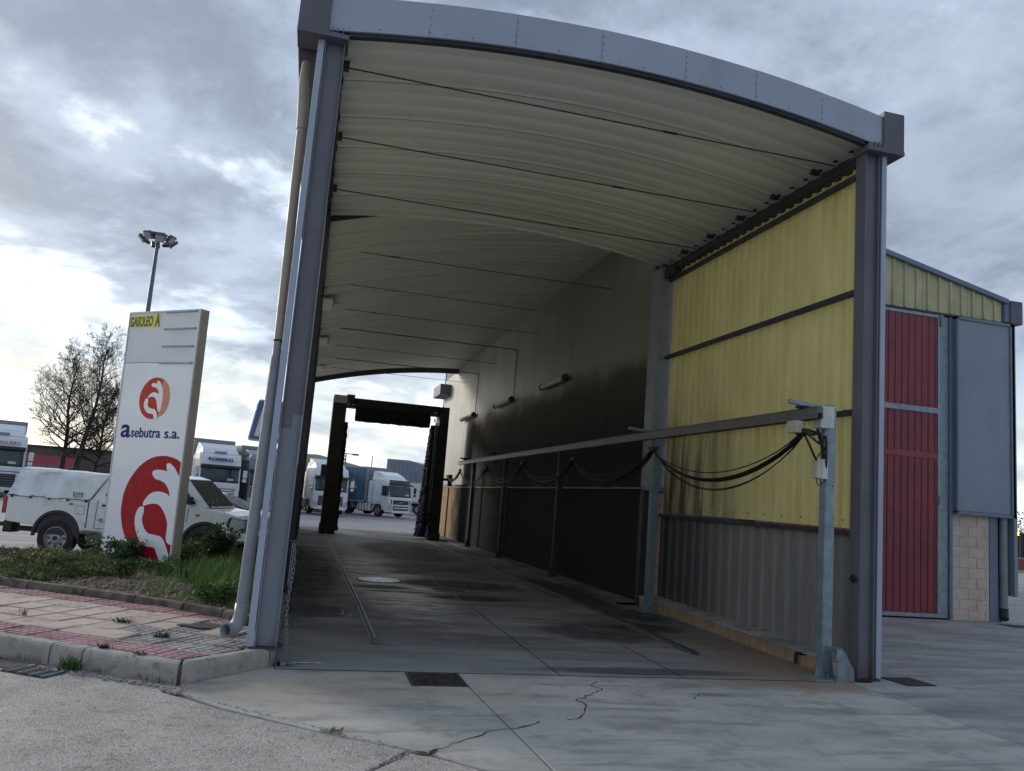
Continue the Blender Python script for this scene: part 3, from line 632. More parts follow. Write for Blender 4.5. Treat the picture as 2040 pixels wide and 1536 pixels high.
def bed_and_plants():
    bp = [(-8,6.5),(-6.6,5.7),(-4.6,4.3),(-3.0,3.2),(-1.65,2.42),(-.62,1.68),(-.34,1.38),(-.34,9.4),(-2.2,8.6),(-3.5,7.3),(-5,7.0),(-8,8.4),(-14,12),(-14,10.4)]
    def inside(x, y):
        c = False; n = len(bp)
        for i in range(n):
            (x0,y0),(x1,y1) = bp[i], bp[i-1]
            if (y0 > y) != (y1 > y) and x < (x1-x0)*(y-y0)/(y1-y0)+x0: c = not c
        return c
    def hz(x, y): return .165+.05*noise.noise(Vector((x*.9,y*.9,3)))+.02*noise.noise(Vector((x*4,y*4,1)))
    # soil sheet, clipped to the bed
    b = MB(); st = .16; nx = int(14/st); ny = int(10.6/st); idx = {}; vs = []; fs = []
    for i in range(nx):
        for j in range(ny):
            x = -14+i*st; y = 1.3+j*st
            if all(inside(x+a*st*.98, y+c*st*.98) or inside(x+a*st*.5, y+c*st*.5) for a in(0,1) for c in(0,1)):
                q = []
                for a,c in((0,0),(1,0),(1,1),(0,1)):
                    k = (i+a,j+c)
                    if k not in idx: idx[k] = len(vs); vs.append((x+a*st, y+c*st, hz(x+a*st,y+c*st)))
                    q.append(idx[k])
                fs.append(tuple(q))
    b.add(vs, fs); tag(b.build('soil', M['soil'], smooth=True), kind='structure')
    b = MB(); b.prism(bp, -.03, .125, 2); tag(b.build('bed_fill', M['soil']), kind='structure')
    # stones
    random.seed(3); b = MB(); k = 0
    while k < 4200:
        x = random.gauss(-1.75,.85); y = random.gauss(3.7,1.1)
        if not inside(x,y-.08): continue
        k += 1; r = random.uniform(.008,.026)*(1.5 if random.random() < .08 else 1); z = hz(x,y)
        c = Vector((x,y,z+r*.3)); a = random.random()*3
        vs = [c+Matrix.Rotation(a,3,'Z')@Vector(p)*r for p in ((1.3,0,0),(0,1,0),(-1.2,.2,0),(0,-1,.1),(.1,.1,.75),(0,0,-.5))]
        b.add(vs, [(0,1,4),(1,2,4),(2,3,4),(3,0,4),(1,0,5),(2,1,5),(3,2,5),(0,3,5)])
    tag(b.build('gravel', M['gravel']), 'scattered pale stones on the bare soil of the planting bed', 'gravel', kind='stuff')
    # grass and weeds
    def blade(b, x, y, z, h, w, lean, ang):
        dx, dy = math.cos(ang), math.sin(ang); px, py = -dy, dx
        b.add([(x-px*w,y-py*w,z-.01),(x+px*w,y+py*w,z-.01),(x+dx*lean*.45+px*w*.8,y+dy*lean*.45+py*w*.8,z+h*.6),(x+dx*lean*.45-px*w*.8,y+dy*lean*.45-py*w*.8,z+h*.6),(x+dx*lean,y+dy*lean,z+h)],
              [(0,1,2,3),(3,2,4)])
    def dens(x, y): return noise.noise(Vector((x*1.1,y*1.1,8)))+.5*noise.noise(Vector((x*3,y*3,2)))
    def bare(x, y): return math.exp(-(((x+1.75)/1.05)**2+((y-3.55)/1.05)**2))
    b = MB(); random.seed(21); k = 0
    while k < 13000:     # general rough turf
        x = random.uniform(-7.5,-.36); y = random.uniform(1.6,9.3)
        if not inside(x,y): continue
        if dens(x,y)+.25-1.35*bare(x,y) < random.uniform(-.3,.55): continue
        k += 1; b.mi = random.choice((0,0,0,1,1,2,3)) if x < -1.7 else random.choice((0,1,1,1,3))
        blade(b, x, y, hz(x,y), random.uniform(.03,.13)*(1.5 if random.random() < .1 else 1), random.uniform(.0015,.0035), random.uniform(0,.07), random.random()*6.3)
    tag(b.build('grass', [M['leaf_olive'],M['leaf_mid'],M['leaf_dry'],M['leaf_dark']]), 'rough patchy olive grass covering the planting bed', 'grass', kind='stuff')
    b = MB(); k = 0
    while k < 3200:      # tall bright grass beside the downpipe
        x = random.gauss(-.90,.34); y = random.gauss(4.2,1.25)
        if not inside(x,y) or x > -.38 or dens(x*1.3+4,y) < -.22: continue
        k += 1; b.mi = random.choice((0,0,0,1)); blade(b, x, y, hz(x,y), random.uniform(.10,.34), random.uniform(.002,.0045), random.uniform(.03,.2), random.random()*6.3)
    tag(b.build('tall_grass', [M['leaf_bright'],M['leaf_mid']]), 'tall bright green grass growing beside the hall downpipe', 'grass', kind='stuff')
    # low leafy weeds filling the ground between
    def leafy(b, x, y, z, h, r, n, size):
        for i in range(n):
            a = random.random()*6.3; rr = r*math.sqrt(random.random()); t = random.random()
            p = Vector((x+rr*math.cos(a), y+rr*math.sin(a), z+h*t*(1-.5*(rr/r)**2))); d = Vector((random.gauss(0,1),random.gauss(0,1),random.gauss(.3,.6))).normalized()
            e = d.orthogonal().normalized(); e = Matrix.Rotation(random.random()*6.3,3,d)@e; s_ = size*random.uniform(.5,1.3)
            b.add([p-e*s_*.3, p+d*s_*.5-e*s_*.0+d.cross(e)*s_*.3, p+d*s_*1.2, p+d*s_*.5-d.cross(e)*s_*.3], [(0,1,2,3)])
    b = MB(); k = 0
    while k < 950:
        x = random.uniform(-7,-.5); y = random.uniform(1.9,9.4)
        if not inside(x,y) or bare(x,y) > .42 or dens(x+7,y) < -.05: continue
        k += 1; b.mi = random.choice((0,1,1,2)); leafy(b, x, y, hz(x,y), random.uniform(.06,.2)*(.6 if x < -2.6 and y > 5 else 1), random.uniform(.08,.2), 55, .035)
    tag(b.build('weeds', [M['leaf_dark'],M['leaf_mid'],M['leaf_olive']]), 'low leafy weeds scattered over the planting bed', 'weeds', kind='stuff')
    # individual bushes
    def bush(x, y, h, r, n, mt, label, stems=9, size=.045, sp=None):
        z = hz(x,y) if inside(x,y) else gz(y); o = thing('weed_bush', label, 'bush', (x,y,z), group='bushes in the planting bed'); f = MB(); s_ = MB()
        for i in range(stems):
            a = random.random()*6.3; q = random.random()**.6; tip = Vector((x+r*q*math.cos(a), y+r*q*math.sin(a), z+h*random.uniform(.65,1.05)*(1-.35*q)))
            base = Vector((x+.05*math.cos(a), y+.05*math.sin(a), z)); mid = base.lerp(tip,.5)+Vector((0,0,h*.1)); s_.tube([base,mid,tip], [.006,.004,.002], 4)
            for k in range(n//stems):
                t = random.uniform(.12,1.0); p = base.lerp(mid,t*2) if t < .5 else mid.lerp(tip,t*2-1)
                p = p+Vector((random.gauss(0,.03+.03*r),random.gauss(0,.03+.03*r),random.gauss(0,.02)))
                d = Vector((random.gauss(0,1),random.gauss(0,1),random.gauss(.6,.6))).normalized(); e = Matrix.Rotation(random.random()*6.3,3,d)@d.orthogonal().normalized()
                w = size*random.uniform(.5,1.2); f.mi = random.choice((0,0,1)); f.add([p, p+d*w*.6+e*w*.28, p+d*w*1.4, p+d*w*.6-e*w*.28], [(0,1,2,3)])
        s_.build('stem', M['leaf_dry'], o); f.build('foliage', [M[mt], M['leaf_mid']], o); return o
    random.seed(77)
    bush(-1.28, 6.9, .78, .42, 1700, 'leaf_dark', 'tall dark leafy bush in front of the pickup front wheel', 14, .06)
    bush(-2.55, 6.05, .50, .62, 1900, 'leaf_dark', 'spreading dark green bush at the left foot of the price sign', 18, .05)
    bush(-2.14, 4.15, .30, .24, 800, 'leaf_dark', 'small dense dark bush alone beside the bare stony soil', 9, .035)
    bush(-1.62, 6.1, .42, .42, 1100, 'leaf_mid', 'leafy bush between the sign pillar and the tall dark bush', 12, .05)
    bush(-3.62, 5.7, .26, .5, 1100, 'leaf_olive', 'olive brown bush in front of the pickup rear wheel', 14, .04)
    bush(-3.2, 4.7, .34, .45, 1200, 'leaf_olive', 'low olive bush near the left bed border', 14, .035)
    bush(-.8, 2.3, .26, .34, 900, 'leaf_mid', 'low green bush just behind the bed border beside the downpipe', 10, .04)
    bush(-1.7, 4.9, .30, .4, 800, 'leaf_mid', 'low green bush below the right edge of the price sign', 10, .04)
    # weeds in the pavement joints
    def tuft(x, y, z, h, r, n, label, mt='leaf_dark'):
        b = MB(); 
        for i in range(n): blade(b, x+random.gauss(0,r*.3), y+random.gauss(0,r*.3), z, h*random.uniform(.4,1), random.uniform(.003,.008), r*random.uniform(.3,1), random.random()*6.3)
        o = b.build('weed', M[mt]); tag(o, label, 'weed', 'weed tufts around the pavement')
    tuft(-1.61,-.33,0,.14,.12,80,'broad leaved green weed growing at the kerb foot beside the drain', 'leaf_mid')
    tuft(-1.41,-.20+.04,.14,.05,.07,60,'small weed tuft behind the kerb near the short stone')
    tuft(-1.10,-.40,.14,.035,.09,60,'flat weed tuft behind the kerb nearest the corner')
    tuft(-1.52,1.08,.14,.07,.12,60,'weed tuft in a tile joint halfway across the pavement')
    tuft(-1.05,.45,.14,.05,.10,60,'dark weed tuft among the grey broken tiles')
    tuft(-2.45,1.25,.14,.09,.06,16,'thin dry stalk standing in a tile joint at the left','leaf_dry')
    tuft(-2.28,-.02+.05,0,.06,.08,40,'low weed at the kerb foot at the left picture edge')
    tuft(.02,.02,0,.05,.05,30,'tiny weed at the foot of the left post')
    b = MB(); random.seed(41)
    for i in range(420):
        s_ = random.random()*2.4; t0_ = random.choice((.128,.128,.128+.335*5,2.13)); 
        if noise.noise(Vector((s_*3.1,t0_*5,3))) < .05: continue
        p = C0+D1*s_+N1*(t0_+random.gauss(0,.008)); blade(b, p.x, p.y, .14, random.uniform(.012,.05), .002, random.uniform(.005,.04), random.random()*6.3)
    for i in range(260):
        s_ = random.random()*2.6
        if noise.noise(Vector((s_*2.3,8,3))) < .08: continue
        p = C0+D1*s_-N1*abs(random.gauss(.015,.012)); blade(b, p.x, p.y, 0, random.uniform(.015,.06), .002, random.uniform(.005,.04), random.random()*6.3)
    tag(b.build('joint_weeds', M['leaf_olive']), 'thin weeds growing in the kerb and tile joints', 'weeds', kind='stuff')
    # dry leaves in the apron joint
    b = MB()
    for i in range(14):
        p = Vector((.42+random.gauss(0,.03),-1.97+random.gauss(0,.015),.008)); a = random.random()*6; d = Vector((math.cos(a),math.sin(a),random.uniform(0,.6)))*.022; e = Vector((-d.y,d.x,.004))*.6
        b.add([p,p+d+e,p+d*2,p+d-e],[(0,1,2,3)])
    tag(b.build('dry_leaves', M['leaf_dry']), 'little heap of dry leaves caught in the forecourt joint', 'leaves', kind='stuff')
bed_and_plants()

# ------------------------------------------------------------------ steel canopy (front bay)
def zf(x): return 6.10+.28*(1-((x-3.02)/3.12)**2)
def rib_profile(pitch=.32, depth=.055):
    return [(0,0),(.34*pitch,.04*depth),(.55*pitch,.22*depth),(.70*pitch,.62*depth),(.80*pitch,.92*depth),(.88*pitch,depth),(.93*pitch,.8*depth),(.97*pitch,.25*depth)]
def canopy():
    W = 6.035; cn = thing('steel_canopy', 'tall steel canopy with curved cream roof over the lorry wash entrance', 'canopy', (3,0,0))
    # H-section posts, flanges parallel to the drive-through
    def post(x0, x1, zb, zt, sgn):
        b = MB(); b.box(x0,0,zb,x0+.013,.18,zt); b.box(x1-.013,0,zb,x1,.18,zt); b.box(x0+.013,.055,zb,x1-.013,.067,zt)
        p = b.build('post', M['post_paint'], cn, bevel=.003, seg=1)
        b = MB(); b.box(x0-.05,-.04,zb-.0,x1+.05,.24,zb+.012); b.build('base_plate', M['dark_steel'], p)
        return p
    post(-.225,-.03,.15,6.02,-1); post(W+.0,W+.195,.0,6.02,1)
    b = MB(); b.box(-.292,-.004,.16,-.232,.03,6.0); b.build('corner_flashing', M['flashing'], cn, bevel=.004)
    b = MB(); b.box(W+.222,-.004,.02,W+.285,.03,6.0); b.build('corner_flashing', M['flashing'], cn, bevel=.004)
    b = MB(); b.box(W+.198,.02,.01,W+.218,.12,6.0); b.build('side_trim', M['dark_steel'], cn)
    b = MB(); b.box(-.229,.03,.16,-.226,.12,6.0)
    # rear posts of the front bay
    b = MB(); b.box(-.225,5.3,0,-.03,5.48,6.0); b.build('post', M['dark_steel'], cn)
    # eave beams
    def ibeam(xc, w, z0, z1, y0, y1, m='dark_steel'):
        b = MB(); b.box(xc-w/2,y0,z0,xc+w/2,y1,z0+.015); b.box(xc-w/2,y0,z1-.015,xc+w/2,y1,z1); b.box(xc-.005,y0,z0+.015,xc+.005,y1,z1-.015)
        return b.build('eave_beam', M[m], cn, bevel=.002, seg=1)
    ibeam(W+.10,.18,5.94,6.16,.185,5.55); ibeam(-.128,.19,6.02,6.10,.0,5.5)
    b = MB(); b.box(W-.01,-.06,6.02,W+.18,.18,6.10); b.build('beam_end', M['post_paint'], cn, bevel=.004)
    # top plates and gutter boxes
    for s, x0, x1, gx0, gx1 in ((-1,-.50,-.0,-.50,-.205),(1,W-.04,W+.455,W+.175,W+.455)):
        b = MB(); b.box(x0,-.09,6.0,x1,.24,6.018); b.box(x0,-.095,6.0,x1,-.088,6.05); b.build('top_plate', M['cap_metal'], cn, bevel=.002, seg=1)
        b = MB(); b.box(gx0,-.088,6.035,gx1,5.6,6.52); g = b.build('gutter', M['cap_metal'], cn, bevel=.006, seg=1)
        b = MB(); b.box(min(gx0,gx1)+.02,.3,5.96,max(gx0,gx1)-.02,5.5,6.03); b.build('gutter_underside', M['cap_metal'], cn)
    for x in (-.17,-.12,-.07): 
        b = MB(); b.box(x,-.085,6.02,x+.008,-.03,6.12); b.build('stiffener', M['post_paint'], cn)
    for x in (W+.06,W+.11,W+.16):
        b = MB(); b.box(x,-.085,6.02,x+.008,-.03,6.12); b.build('stiffener', M['post_paint'], cn)
    # fascia, in lapped panels with rivets
    J = [-.205,.78,1.69,2.65,3.64,4.52,5.38,W+.178]
    def ztop(x): return zf(x)+.375
    for i,(a,c) in enumerate(zip(J,J[1:])):
        a2 = a+.0015; c2 = c-.0015; n = 8; b = MB(); yo = -.052-(.003 if i%2 else 0)
        rings = [[(a2+(c2-a2)*k/n, yo, zf(a2+(c2-a2)*k/n)), (a2+(c2-a2)*k/n, yo, ztop(a2+(c2-a2)*k/n)), (a2+(c2-a2)*k/n, yo+.03, ztop(a2+(c2-a2)*k/n)), (a2+(c2-a2)*k/n, yo+.03, zf(a2+(c2-a2)*k/n))] for k in range(n+1)]
        b.loft(rings); p = b.build('fascia_panel', M['fascia'], cn, bevel=.002, seg=1)
        r = MB()
        for dz in (.05,.13,.21,.29):
            if i: r.obox((a+.012, yo-.003, zf(a)+dz), .009,.006,.009)
        r.obox(((a+c)/2, yo-.003, zf((a+c)/2)+.035), .011,.006,.008); r.obox((a+(c-a)*.2, yo-.003, zf(a+(c-a)*.2)+.035), .009,.006,.007)
        r.build('rivets', M['dark_steel'], p)
    b = MB(); n = 30
    b.loft([[(x,-.02,zf(x)-.035),(x,-.02,zf(x)+.08),(x,.05,zf(x)+.08),(x,.05,zf(x)-.035)] for x in [-.0+6.0*k/n for k in range(n+1)]]); b.build('roof_edge_trim', M['dark_steel'], cn)
    # roof sheets: trapezoidal ribs across the bay, one mesh per 0.96 m sheet
    pr = []
    for k in range(3): pr += [(.32*k+y, z) for y,z in rib_profile(.32,.020)]
    pr.append((.96,0))
    pr = [(y, z-(.007 if y < .2 else 0)) for y,z in pr]
    y0 = .05
    for s in range(6):
        ya = y0+s*.93; n = 28; b = MB()
        xs = [-.12+(W+.26)*k/n for k in range(n+1)]
        vs = [(x, min(ya+y*.97, 5.62), zf(x)+z+.02) for x in xs for y,z in pr]; q = len(pr)
        b.add(vs, [(i*q+j, i*q+j+1, (i+1)*q+j+1, (i+1)*q+j) for i in range(n) for j in range(q-1)])
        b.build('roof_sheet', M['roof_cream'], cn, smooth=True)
        bb = MB(); bb.box(W-.07,ya-.035,zf(W)-.015,W+.05,ya+.025,zf(W)+.05); bb.build('sheet_bracket', M['dark_steel'], cn)
        bb = MB(); bb.box(-.06,ya-.03,zf(0)-.03,-.02,ya+.03,zf(0)+.04); bb.build('sheet_bracket', M['dark_steel'], cn)
    b = MB(); n = 28; b.loft([[(x,5.60,zf(x)+.0),(x,5.60,zf(x)+.10),(x,5.63,zf(x)+.10),(x,5.63,zf(x)+.0)] for x in [-.05+(W+.1)*k/n for k in range(n+1)]]); b.build('back_trim', M['roof_cream'], cn)
    # upper weather skin of the roof (keeps the sky out)
    b = MB(); b.sheet(lambda u,v: (-.15+(W+.3)*u, -.0+5.6*v, zf(-.15+(W+.3)*u)+.14), 24, 1); b.build('roof_skin', M['fascia'], cn, solid=.01)
    # tie rods with turnbuckles
    for y, xt in ((.61,3.8),(2.40,3.85),(4.29,3.85)):
        b = MB(); b.tube([(0,y,6.085),(W+.02,y,6.085)], .0085, 6); t_ = b.build('tie_rod', M['rod'], cn)
        b = MB(); b.obox((xt,y-.016,6.085),.15,.007,.012); b.obox((xt,y+.016,6.085),.15,.007,.012); b.obox((xt-.075,y,6.085),.014,.04,.018); b.obox((xt+.075,y,6.085),.014,.04,.018); b.build('turnbuckle', M['rod'], t_)
        b = MB(); b.box(-.03,y-.03,6.05,.03,y+.03,6.15); b.build('rod_bracket', M['dark_steel'], t_)
    # side cladding of the right wall: yellow translucent sheets over grey sheets
    rb = [(0,0),(.11,0),(.13,.028),(.17,.028),(.19,0)]
    def cladding(y0, y1, z0, z1, x, m, name, pitch=.2, depth=.028, mod=1.0):
        y = y0; k = 0
        while y < y1-.05:
            ye = min(y+mod, y1); pts = []; yy = y
            while yy < ye-1e-4:
                for a,d in ((0,0),(.56,0),(.66,1),(.86,1),(.96,0)):
                    if yy+a*pitch <= ye: pts.append((yy+a*pitch, d*depth))
                yy += pitch
            pts.append((ye,0)); b = MB(); xo = x+(.002 if k%2 else 0)
            for (a,da),(c,dc) in zip(pts,pts[1:]): b.add([(xo-da,a,z0),(xo-dc,c,z0),(xo-dc,c,z1),(xo-da,a,z1)], [(0,1,2,3)])
            b.build(name, m, cn, solid=.003); y = ye-.0; k += 1
    cladding(.20,5.30,1.60,6.04,W+.155,M['grp_yellow'],'translucent_sheet',.205,.045,1.02)
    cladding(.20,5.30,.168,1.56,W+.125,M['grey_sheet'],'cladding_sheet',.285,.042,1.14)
    for z,h in ((5.80,.06),(4.36,.065),(2.93,.065),(1.55,.055)):
        b = MB(); b.box(W+.03,.19,z-h/2,W+.095,5.5 if z>2 else 5.3,z+h/2); b.build('side_rail', M['dark_steel'], cn, bevel=.004)
    for z in (5.80,4.36,2.93,1.64):
        b = MB()
        for k in range(12): b.obox((W+.108,.45+.41*k,z+.05),.012,.016,.016)
        b.build('sheet_screws', M['dark_steel'], cn)
    # sill and curb stones
    b = MB(); b.prism([(5.775,.148),(5.775,.160),(W+.12,.172),(W+.12,.148)], .19, 5.3, 1); b.build('sill', M['sill_grey'], cn)
    for k in range(13):
        a = .21+k*.392
        b = MB(); b.box(5.79,a+.005,-.03,W+.1,a+.385,.148); b.build('curb_block', M['block_tan'], cn, bevel=.008)
    b = MB(); b.box(5.81,.2,-.03,W+.09,5.3,.14); b.build('curb_mortar', M['mortar'], cn)
    # black bent hose clip on the curb and the ring on the post
    b = MB(); b.tube([(5.74,.70,.02),(5.74,.70,.13),(5.80,.62,.145),(5.86,.40,.10),(5.92,.24,.05)], .022, 8); b.build('drain_hose', M['black_rubber'], cn, smooth=True)
    b = MB(); b.tube([(W-.03,.07+.035*math.cos(a),1.06+.035*math.sin(a)) for a in [2*PI*k/14 for k in range(15)]], .011, 6, cap=False); b.tube([(W+.0,.07,1.06),(W-.09,.07,1.055)], .007, 6); b.build('ring_hook', M['black_rubber'], cn, smooth=True)
    # downpipe
    b = MB(); b.tube([(-.36,.16,5.15),(-.333,.13,2.93)], .046, 16); b.build('downpipe', M['pipe_tan'], cn, smooth=True)
    b = MB(); b.tube([(-.40,.42,5.97),(-.405,.40,5.80),(-.40,.36,5.66),(-.375,.24,5.38),(-.365,.17,5.22),(-.36,.16,5.10)], [.045,.048,.054,.056,.052,.052], 16); b.build('swan_neck', M['pipe_tan'], cn, smooth=True)
    b = MB(); b.tube([(-.333,.13,2.95),(-.334,.12,2.76)], .045, 16); b.build('downpipe', M['pipe_grey'], cn, smooth=True)
    b = MB(); b.tube([(-.334,.12,2.80),(-.335,.12,2.72),(-.372,.10,.50)], [.052,.052,.053], 16); b.build('downpipe', M['pipe_grey'], cn, smooth=True)
    b = MB(); b.tube([(-.333,.13,2.965),(-.333,.13,2.945)], .050, 16); b.build('pipe_clip', M['rod'], cn, smooth=True)
    # bottom elbow (open mouth facing the pavement)
    path = [(-.372,.10,.52),(-.374,.095,.42),(-.385,.08,.36),(-.405,.05,.315),(-.435,.01,.30),(-.475,-.04,.298)]
    b = MB(); b.tube(path, .057, 18, cap=False); b.build('elbow', M['pipe_grey'], cn, smooth=True, solid=.006)
    b = MB(); b.tube([(-.462,-.024,.298),(-.478,-.044,.298)], .063, 18, cap=False); b.build('elbow_collar', M['pipe_grey'], cn, smooth=True, solid=.006)
canopy()

# ------------------------------------------------------------------ hall behind: lean-to roof, left wall
def zr2(x, y): 
    t = min(max((x+.05)/6.0,-.03),1.05); return 6.04+1.09*t+.20*4*t*(1-t)-.0045*(y-5.6)-.05*t*(y-5.6)/20
def hall():
    h = thing('wash_hall', 'long dark drive-through hall with curved cream roof sheets behind the canopy', 'hall', (3,15,0))
    y = 5.64; k = 0
    while y < 26:
        ye = min(y+.96, 26.05); pr = [(y+.32*i+a, z) for i in range(3) for a,z in rib_profile(.32,.020)]+[(y+.96,0)]
        pr = [(a, z-(.005 if a < y+.15 else 0)) for a,z in pr if a <= 26.06]; n = 24; b = MB(); q = len(pr)
        xs = [-.12+6.12*i/n for i in range(n+1)]
        b.add([(x,a,zr2(x,a)+z) for x in xs for a,z in pr], [(i*q+j, i*q+j+1, (i+1)*q+j+1, (i+1)*q+j) for i in range(n) for j in range(q-1)])
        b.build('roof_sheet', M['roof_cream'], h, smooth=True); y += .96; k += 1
    b = MB(); b.sheet(lambda u,v: (-.16+6.13*u, 5.6+20.5*v, zr2(-.16+6.13*u, 5.6+20.5*v)+.12), 20, 2); b.build('roof_skin', M['fascia'], h, solid=.01)
    def arch(ya, yb, lo, hi, name):
        b = MB(); n = 24; b.loft([[(x,ya,zr2(x,ya)+lo),(x,ya,zr2(x,ya)+hi),(x,yb,zr2(x,yb)+hi),(x,yb,zr2(x,yb)+lo)] for x in [-.1+6.05*i/n for i in range(n+1)]]); b.build(name, M['dark_steel'], h)
    arch(5.635,5.70,-.03,.10,'roof_edge_trim'); arch(26.02,26.10,-.20,.12,'roof_edge_trim')
    # left wall of ribbed sheets between posts
    yy = [.25,5.3,10.5,15.6,20.7,25.9]
    for a,c in zip(yy,yy[1:]):
        n = round((c-a)/1.0)
        for i in range(n):
            p = a+(c-a)*i/n; q = a+(c-a)*(i+1)/n; b = MB(); w = (q-p)/4
            for j in range(4):
                u = p+j*w; b.box(-.10,u+.004,gz(u)+.0,-.085,u+w*.7,1.9); b.box(-.125,u+w*.7,gz(u)+.0,-.11,u+w-.004,1.9)
            b.build('wall_sheet', M['panel_left'], h)
            b = MB(); zt = 6.02-.005*max(0,p-5.6); pts = [(p+w*j+w*a,d*.03) for j in range(4) for a,d in ((.0,0),(.56,0),(.66,1),(.86,1),(.96,0))]+[(q,0)]
            for (ua,da),(uc,dc) in zip(pts,pts[1:]): b.add([(-.09-da,ua,1.9),(-.09-dc,uc,1.9),(-.09-dc,uc,zt),(-.09-da,ua,zt)],[(0,1,2,3)])
            b.build('translucent_sheet', M['grp_left_fill'], h)  # translucency added here to brighten the hall interior
        b = MB(); b.box(-.14,c-.16,gz(c)-.05,-.02,c,6.0+.0); b.build('post', M['dark_steel'], h)
    b = MB(); b.box(-.16,5.6,5.98,-.02,26,6.10); b.build('eave_beam', M['dark_steel'], h)
    b = MB(); b.box(-.50,5.62,6.035,-.21,26,6.52); b.build('gutter', M['cap_metal'], h)
    for y in (7.9,13.2,18.7,23.9):
        z = 6.24-.005*(y-5); b = MB(); b.tube([(-.03,y,z),(5.93,y,z)], .008, 6); t_ = b.build('tie_rod', M['rod'], h)
        b = MB(); b.obox((1.3,y,z),.16,.03,.022); b.build('turnbuckle', M['rod'], t_)
hall()

# ------------------------------------------------------------------ industrial building on the right (its left wall closes the hall)
def building():
    o = thing('industrial_building', 'industrial building with red sliding door, yellow gable sheets and pale block base', 'building', (10,5.4,0))
    FY = 5.38
    def slope(x): return 7.06-.212*(x-10.94)
    # core volume behind the claddings
    b = MB(); b.prism([(6.02,-.5),(13.6,-.5),(13.6,slope(13.6)-.1),(6.02,slope(6.02)-.1)], FY+.12, 30, 1); b.build('core', M['wall_brown'], o)
    b = MB(); b.prism([(6.0,slope(6.0)-.08),(13.68,slope(13.68)-.08),(13.68,slope(13.68)-.02),(6.0,slope(6.0)-.02)], FY-.02, 30, 1); b.build('roof', M['fascia'], o)
    # tunnel side: vertical wall panels
    y = 5.75; k = 0
    while y < 29.1:
        b = MB(); x = 5.955-(.0 if k%2 else .001); ye = min(y+1.0,29.3); b.box(x,y+.006,2.03-.006*(y-5.6),6.02,ye-.006,8.0 if y < 26 else 6.9); b.build('wall_panel', M['wall_soot_shade'], o, bevel=.006, seg=1); y += 1.0; k += 1
    b = MB(); b.box(5.985,5.7,1.6,6.03,29.3,7.9); b.build('wall_backing', M['dark_steel'], o)
    # drip flashing above the blocks
    b = MB(); b.prism([(5.90,2.015),(6.0,2.035),(6.0,1.99),(5.90,1.99)], 5.3, 29.3, 1)
    b.v = [(v[0],v[1],v[2]-.006*(v[1]-5.6)) for v in b.v]; b.build('drip_flashing', M['blue_trim'], o)
    # blocks of the lower wall
    bb = MB(); bb.box(0,.006,.006,.05,.394,.194); proto = bb.build('block', M['block_soot_shade'], o, raw=True)
    cnt = 0; rest = MB(); cols = (10.5,15.6,20.6,25.8); y = 5.62; i = 0
    first = True
    while y < 29.0:
        for r in range(10):
            ya = y+(.2 if r%2 else 0); z = 1.985-.2*(r+1)-.006*(ya-5.6)
            if any(abs(ya+.2-c) < .12 for c in cols) and False: continue
            if cnt < 280:
                if first: proto.location = Vector((5.93,ya,z))-WOFF[o.name]; first = False
                else: inst(proto, o, Vector((5.93,ya,z))-WOFF[o.name])
                cnt += 1
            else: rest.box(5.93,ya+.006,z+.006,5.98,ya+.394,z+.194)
        y += .4
    rest.build('block', M['block_soot_shade'], o, kind='stuff')
    b = MB(); b.box(5.945,5.6,-.5,6.02,29.3,2.0); b.build('mortar', M['block_soot_shade'], o)
    for c in cols:
        b = MB(); b.box(5.885,c-.06,gz(c)-.05,5.93,c+.06,1.98-.006*(c-5.6)); b.build('column', M['dark_steel'], o)
    # raised footing along the wall
    b = MB()
    for a in range(0,24,2): b.add([(5.42,5.4+a,gz(5.4+a)+.035),(5.42,7.4+a,gz(7.4+a)+.035),(5.95,7.4+a,gz(7.4+a)+.04),(5.95,5.4+a,gz(5.4+a)+.04)],[(0,3,2,1)]); b.add([(5.42,5.4+a,gz(5.4+a)-.03),(5.42,7.4+a,gz(7.4+a)-.03),(5.42,7.4+a,gz(7.4+a)+.035),(5.42,5.4+a,gz(5.4+a)+.035)],[(0,3,2,1)])
    b.build('footing', M['conc_bay'], o)
    # corner flashing column towards the front bay
    b = MB(); b.box(5.90,5.36,2.03,6.24,5.74,6.02); b.build('corner_column', M['pipe_grey'], o, bevel=.006)
    b = MB(); b.box(5.87,5.30,1.96,6.28,5.56,2.03); b.build('column_collar', M['pipe_grey'], o, bevel=.004)
    b = MB(); b.box(5.79,5.34,-.03,5.88,5.50,1.96); b.build('post', M['dark_steel'], o)
    b = MB(); b.box(5.885,5.34,-.03,5.92,5.60,1.96); b.build('post_web', M['dark_steel'], o)
    b = MB(); b.box(5.93,5.37,-.03,6.03,5.60,1.96); b.build('corner_flashing', M['blue_trim'], o)
    for k in range(9):
        b = MB(); b.box(6.05,5.345,.0+.215*k,6.18,5.58,.208+.215*k); b.build('corner_block', M['block_tan'], o, bevel=.006, seg=1)
    b = MB(); b.box(5.98,5.0,5.82,6.14,5.37,5.98); b.build('beam_seat', M['dark_steel'], o)
    before = set(bpy.data.objects)
    # gable sheets with raised ribs
    x = 6.4; k = 0
    while x < 13.6:
        xe = min(x+1.08, 13.72); b = MB()
        b.prism([(x+.004,5.97),(xe-.002,5.97),(xe-.002,slope(xe)-.10),(x+.004,slope(x)-.10)], FY-.07, FY-.05, 1)
        for j in range(4):
            u = x+.27*j+.09
            if u+.045 > xe: break
            b.prism([(u,5.975),(u+.045,5.975),(u+.045,slope(u+.045)-.105),(u,slope(u)-.105)], FY-.105, FY-.07, 1)
        b.build('gable_sheet', M['gable_yellow'], o, bevel=.004, seg=1); x = xe; k += 1
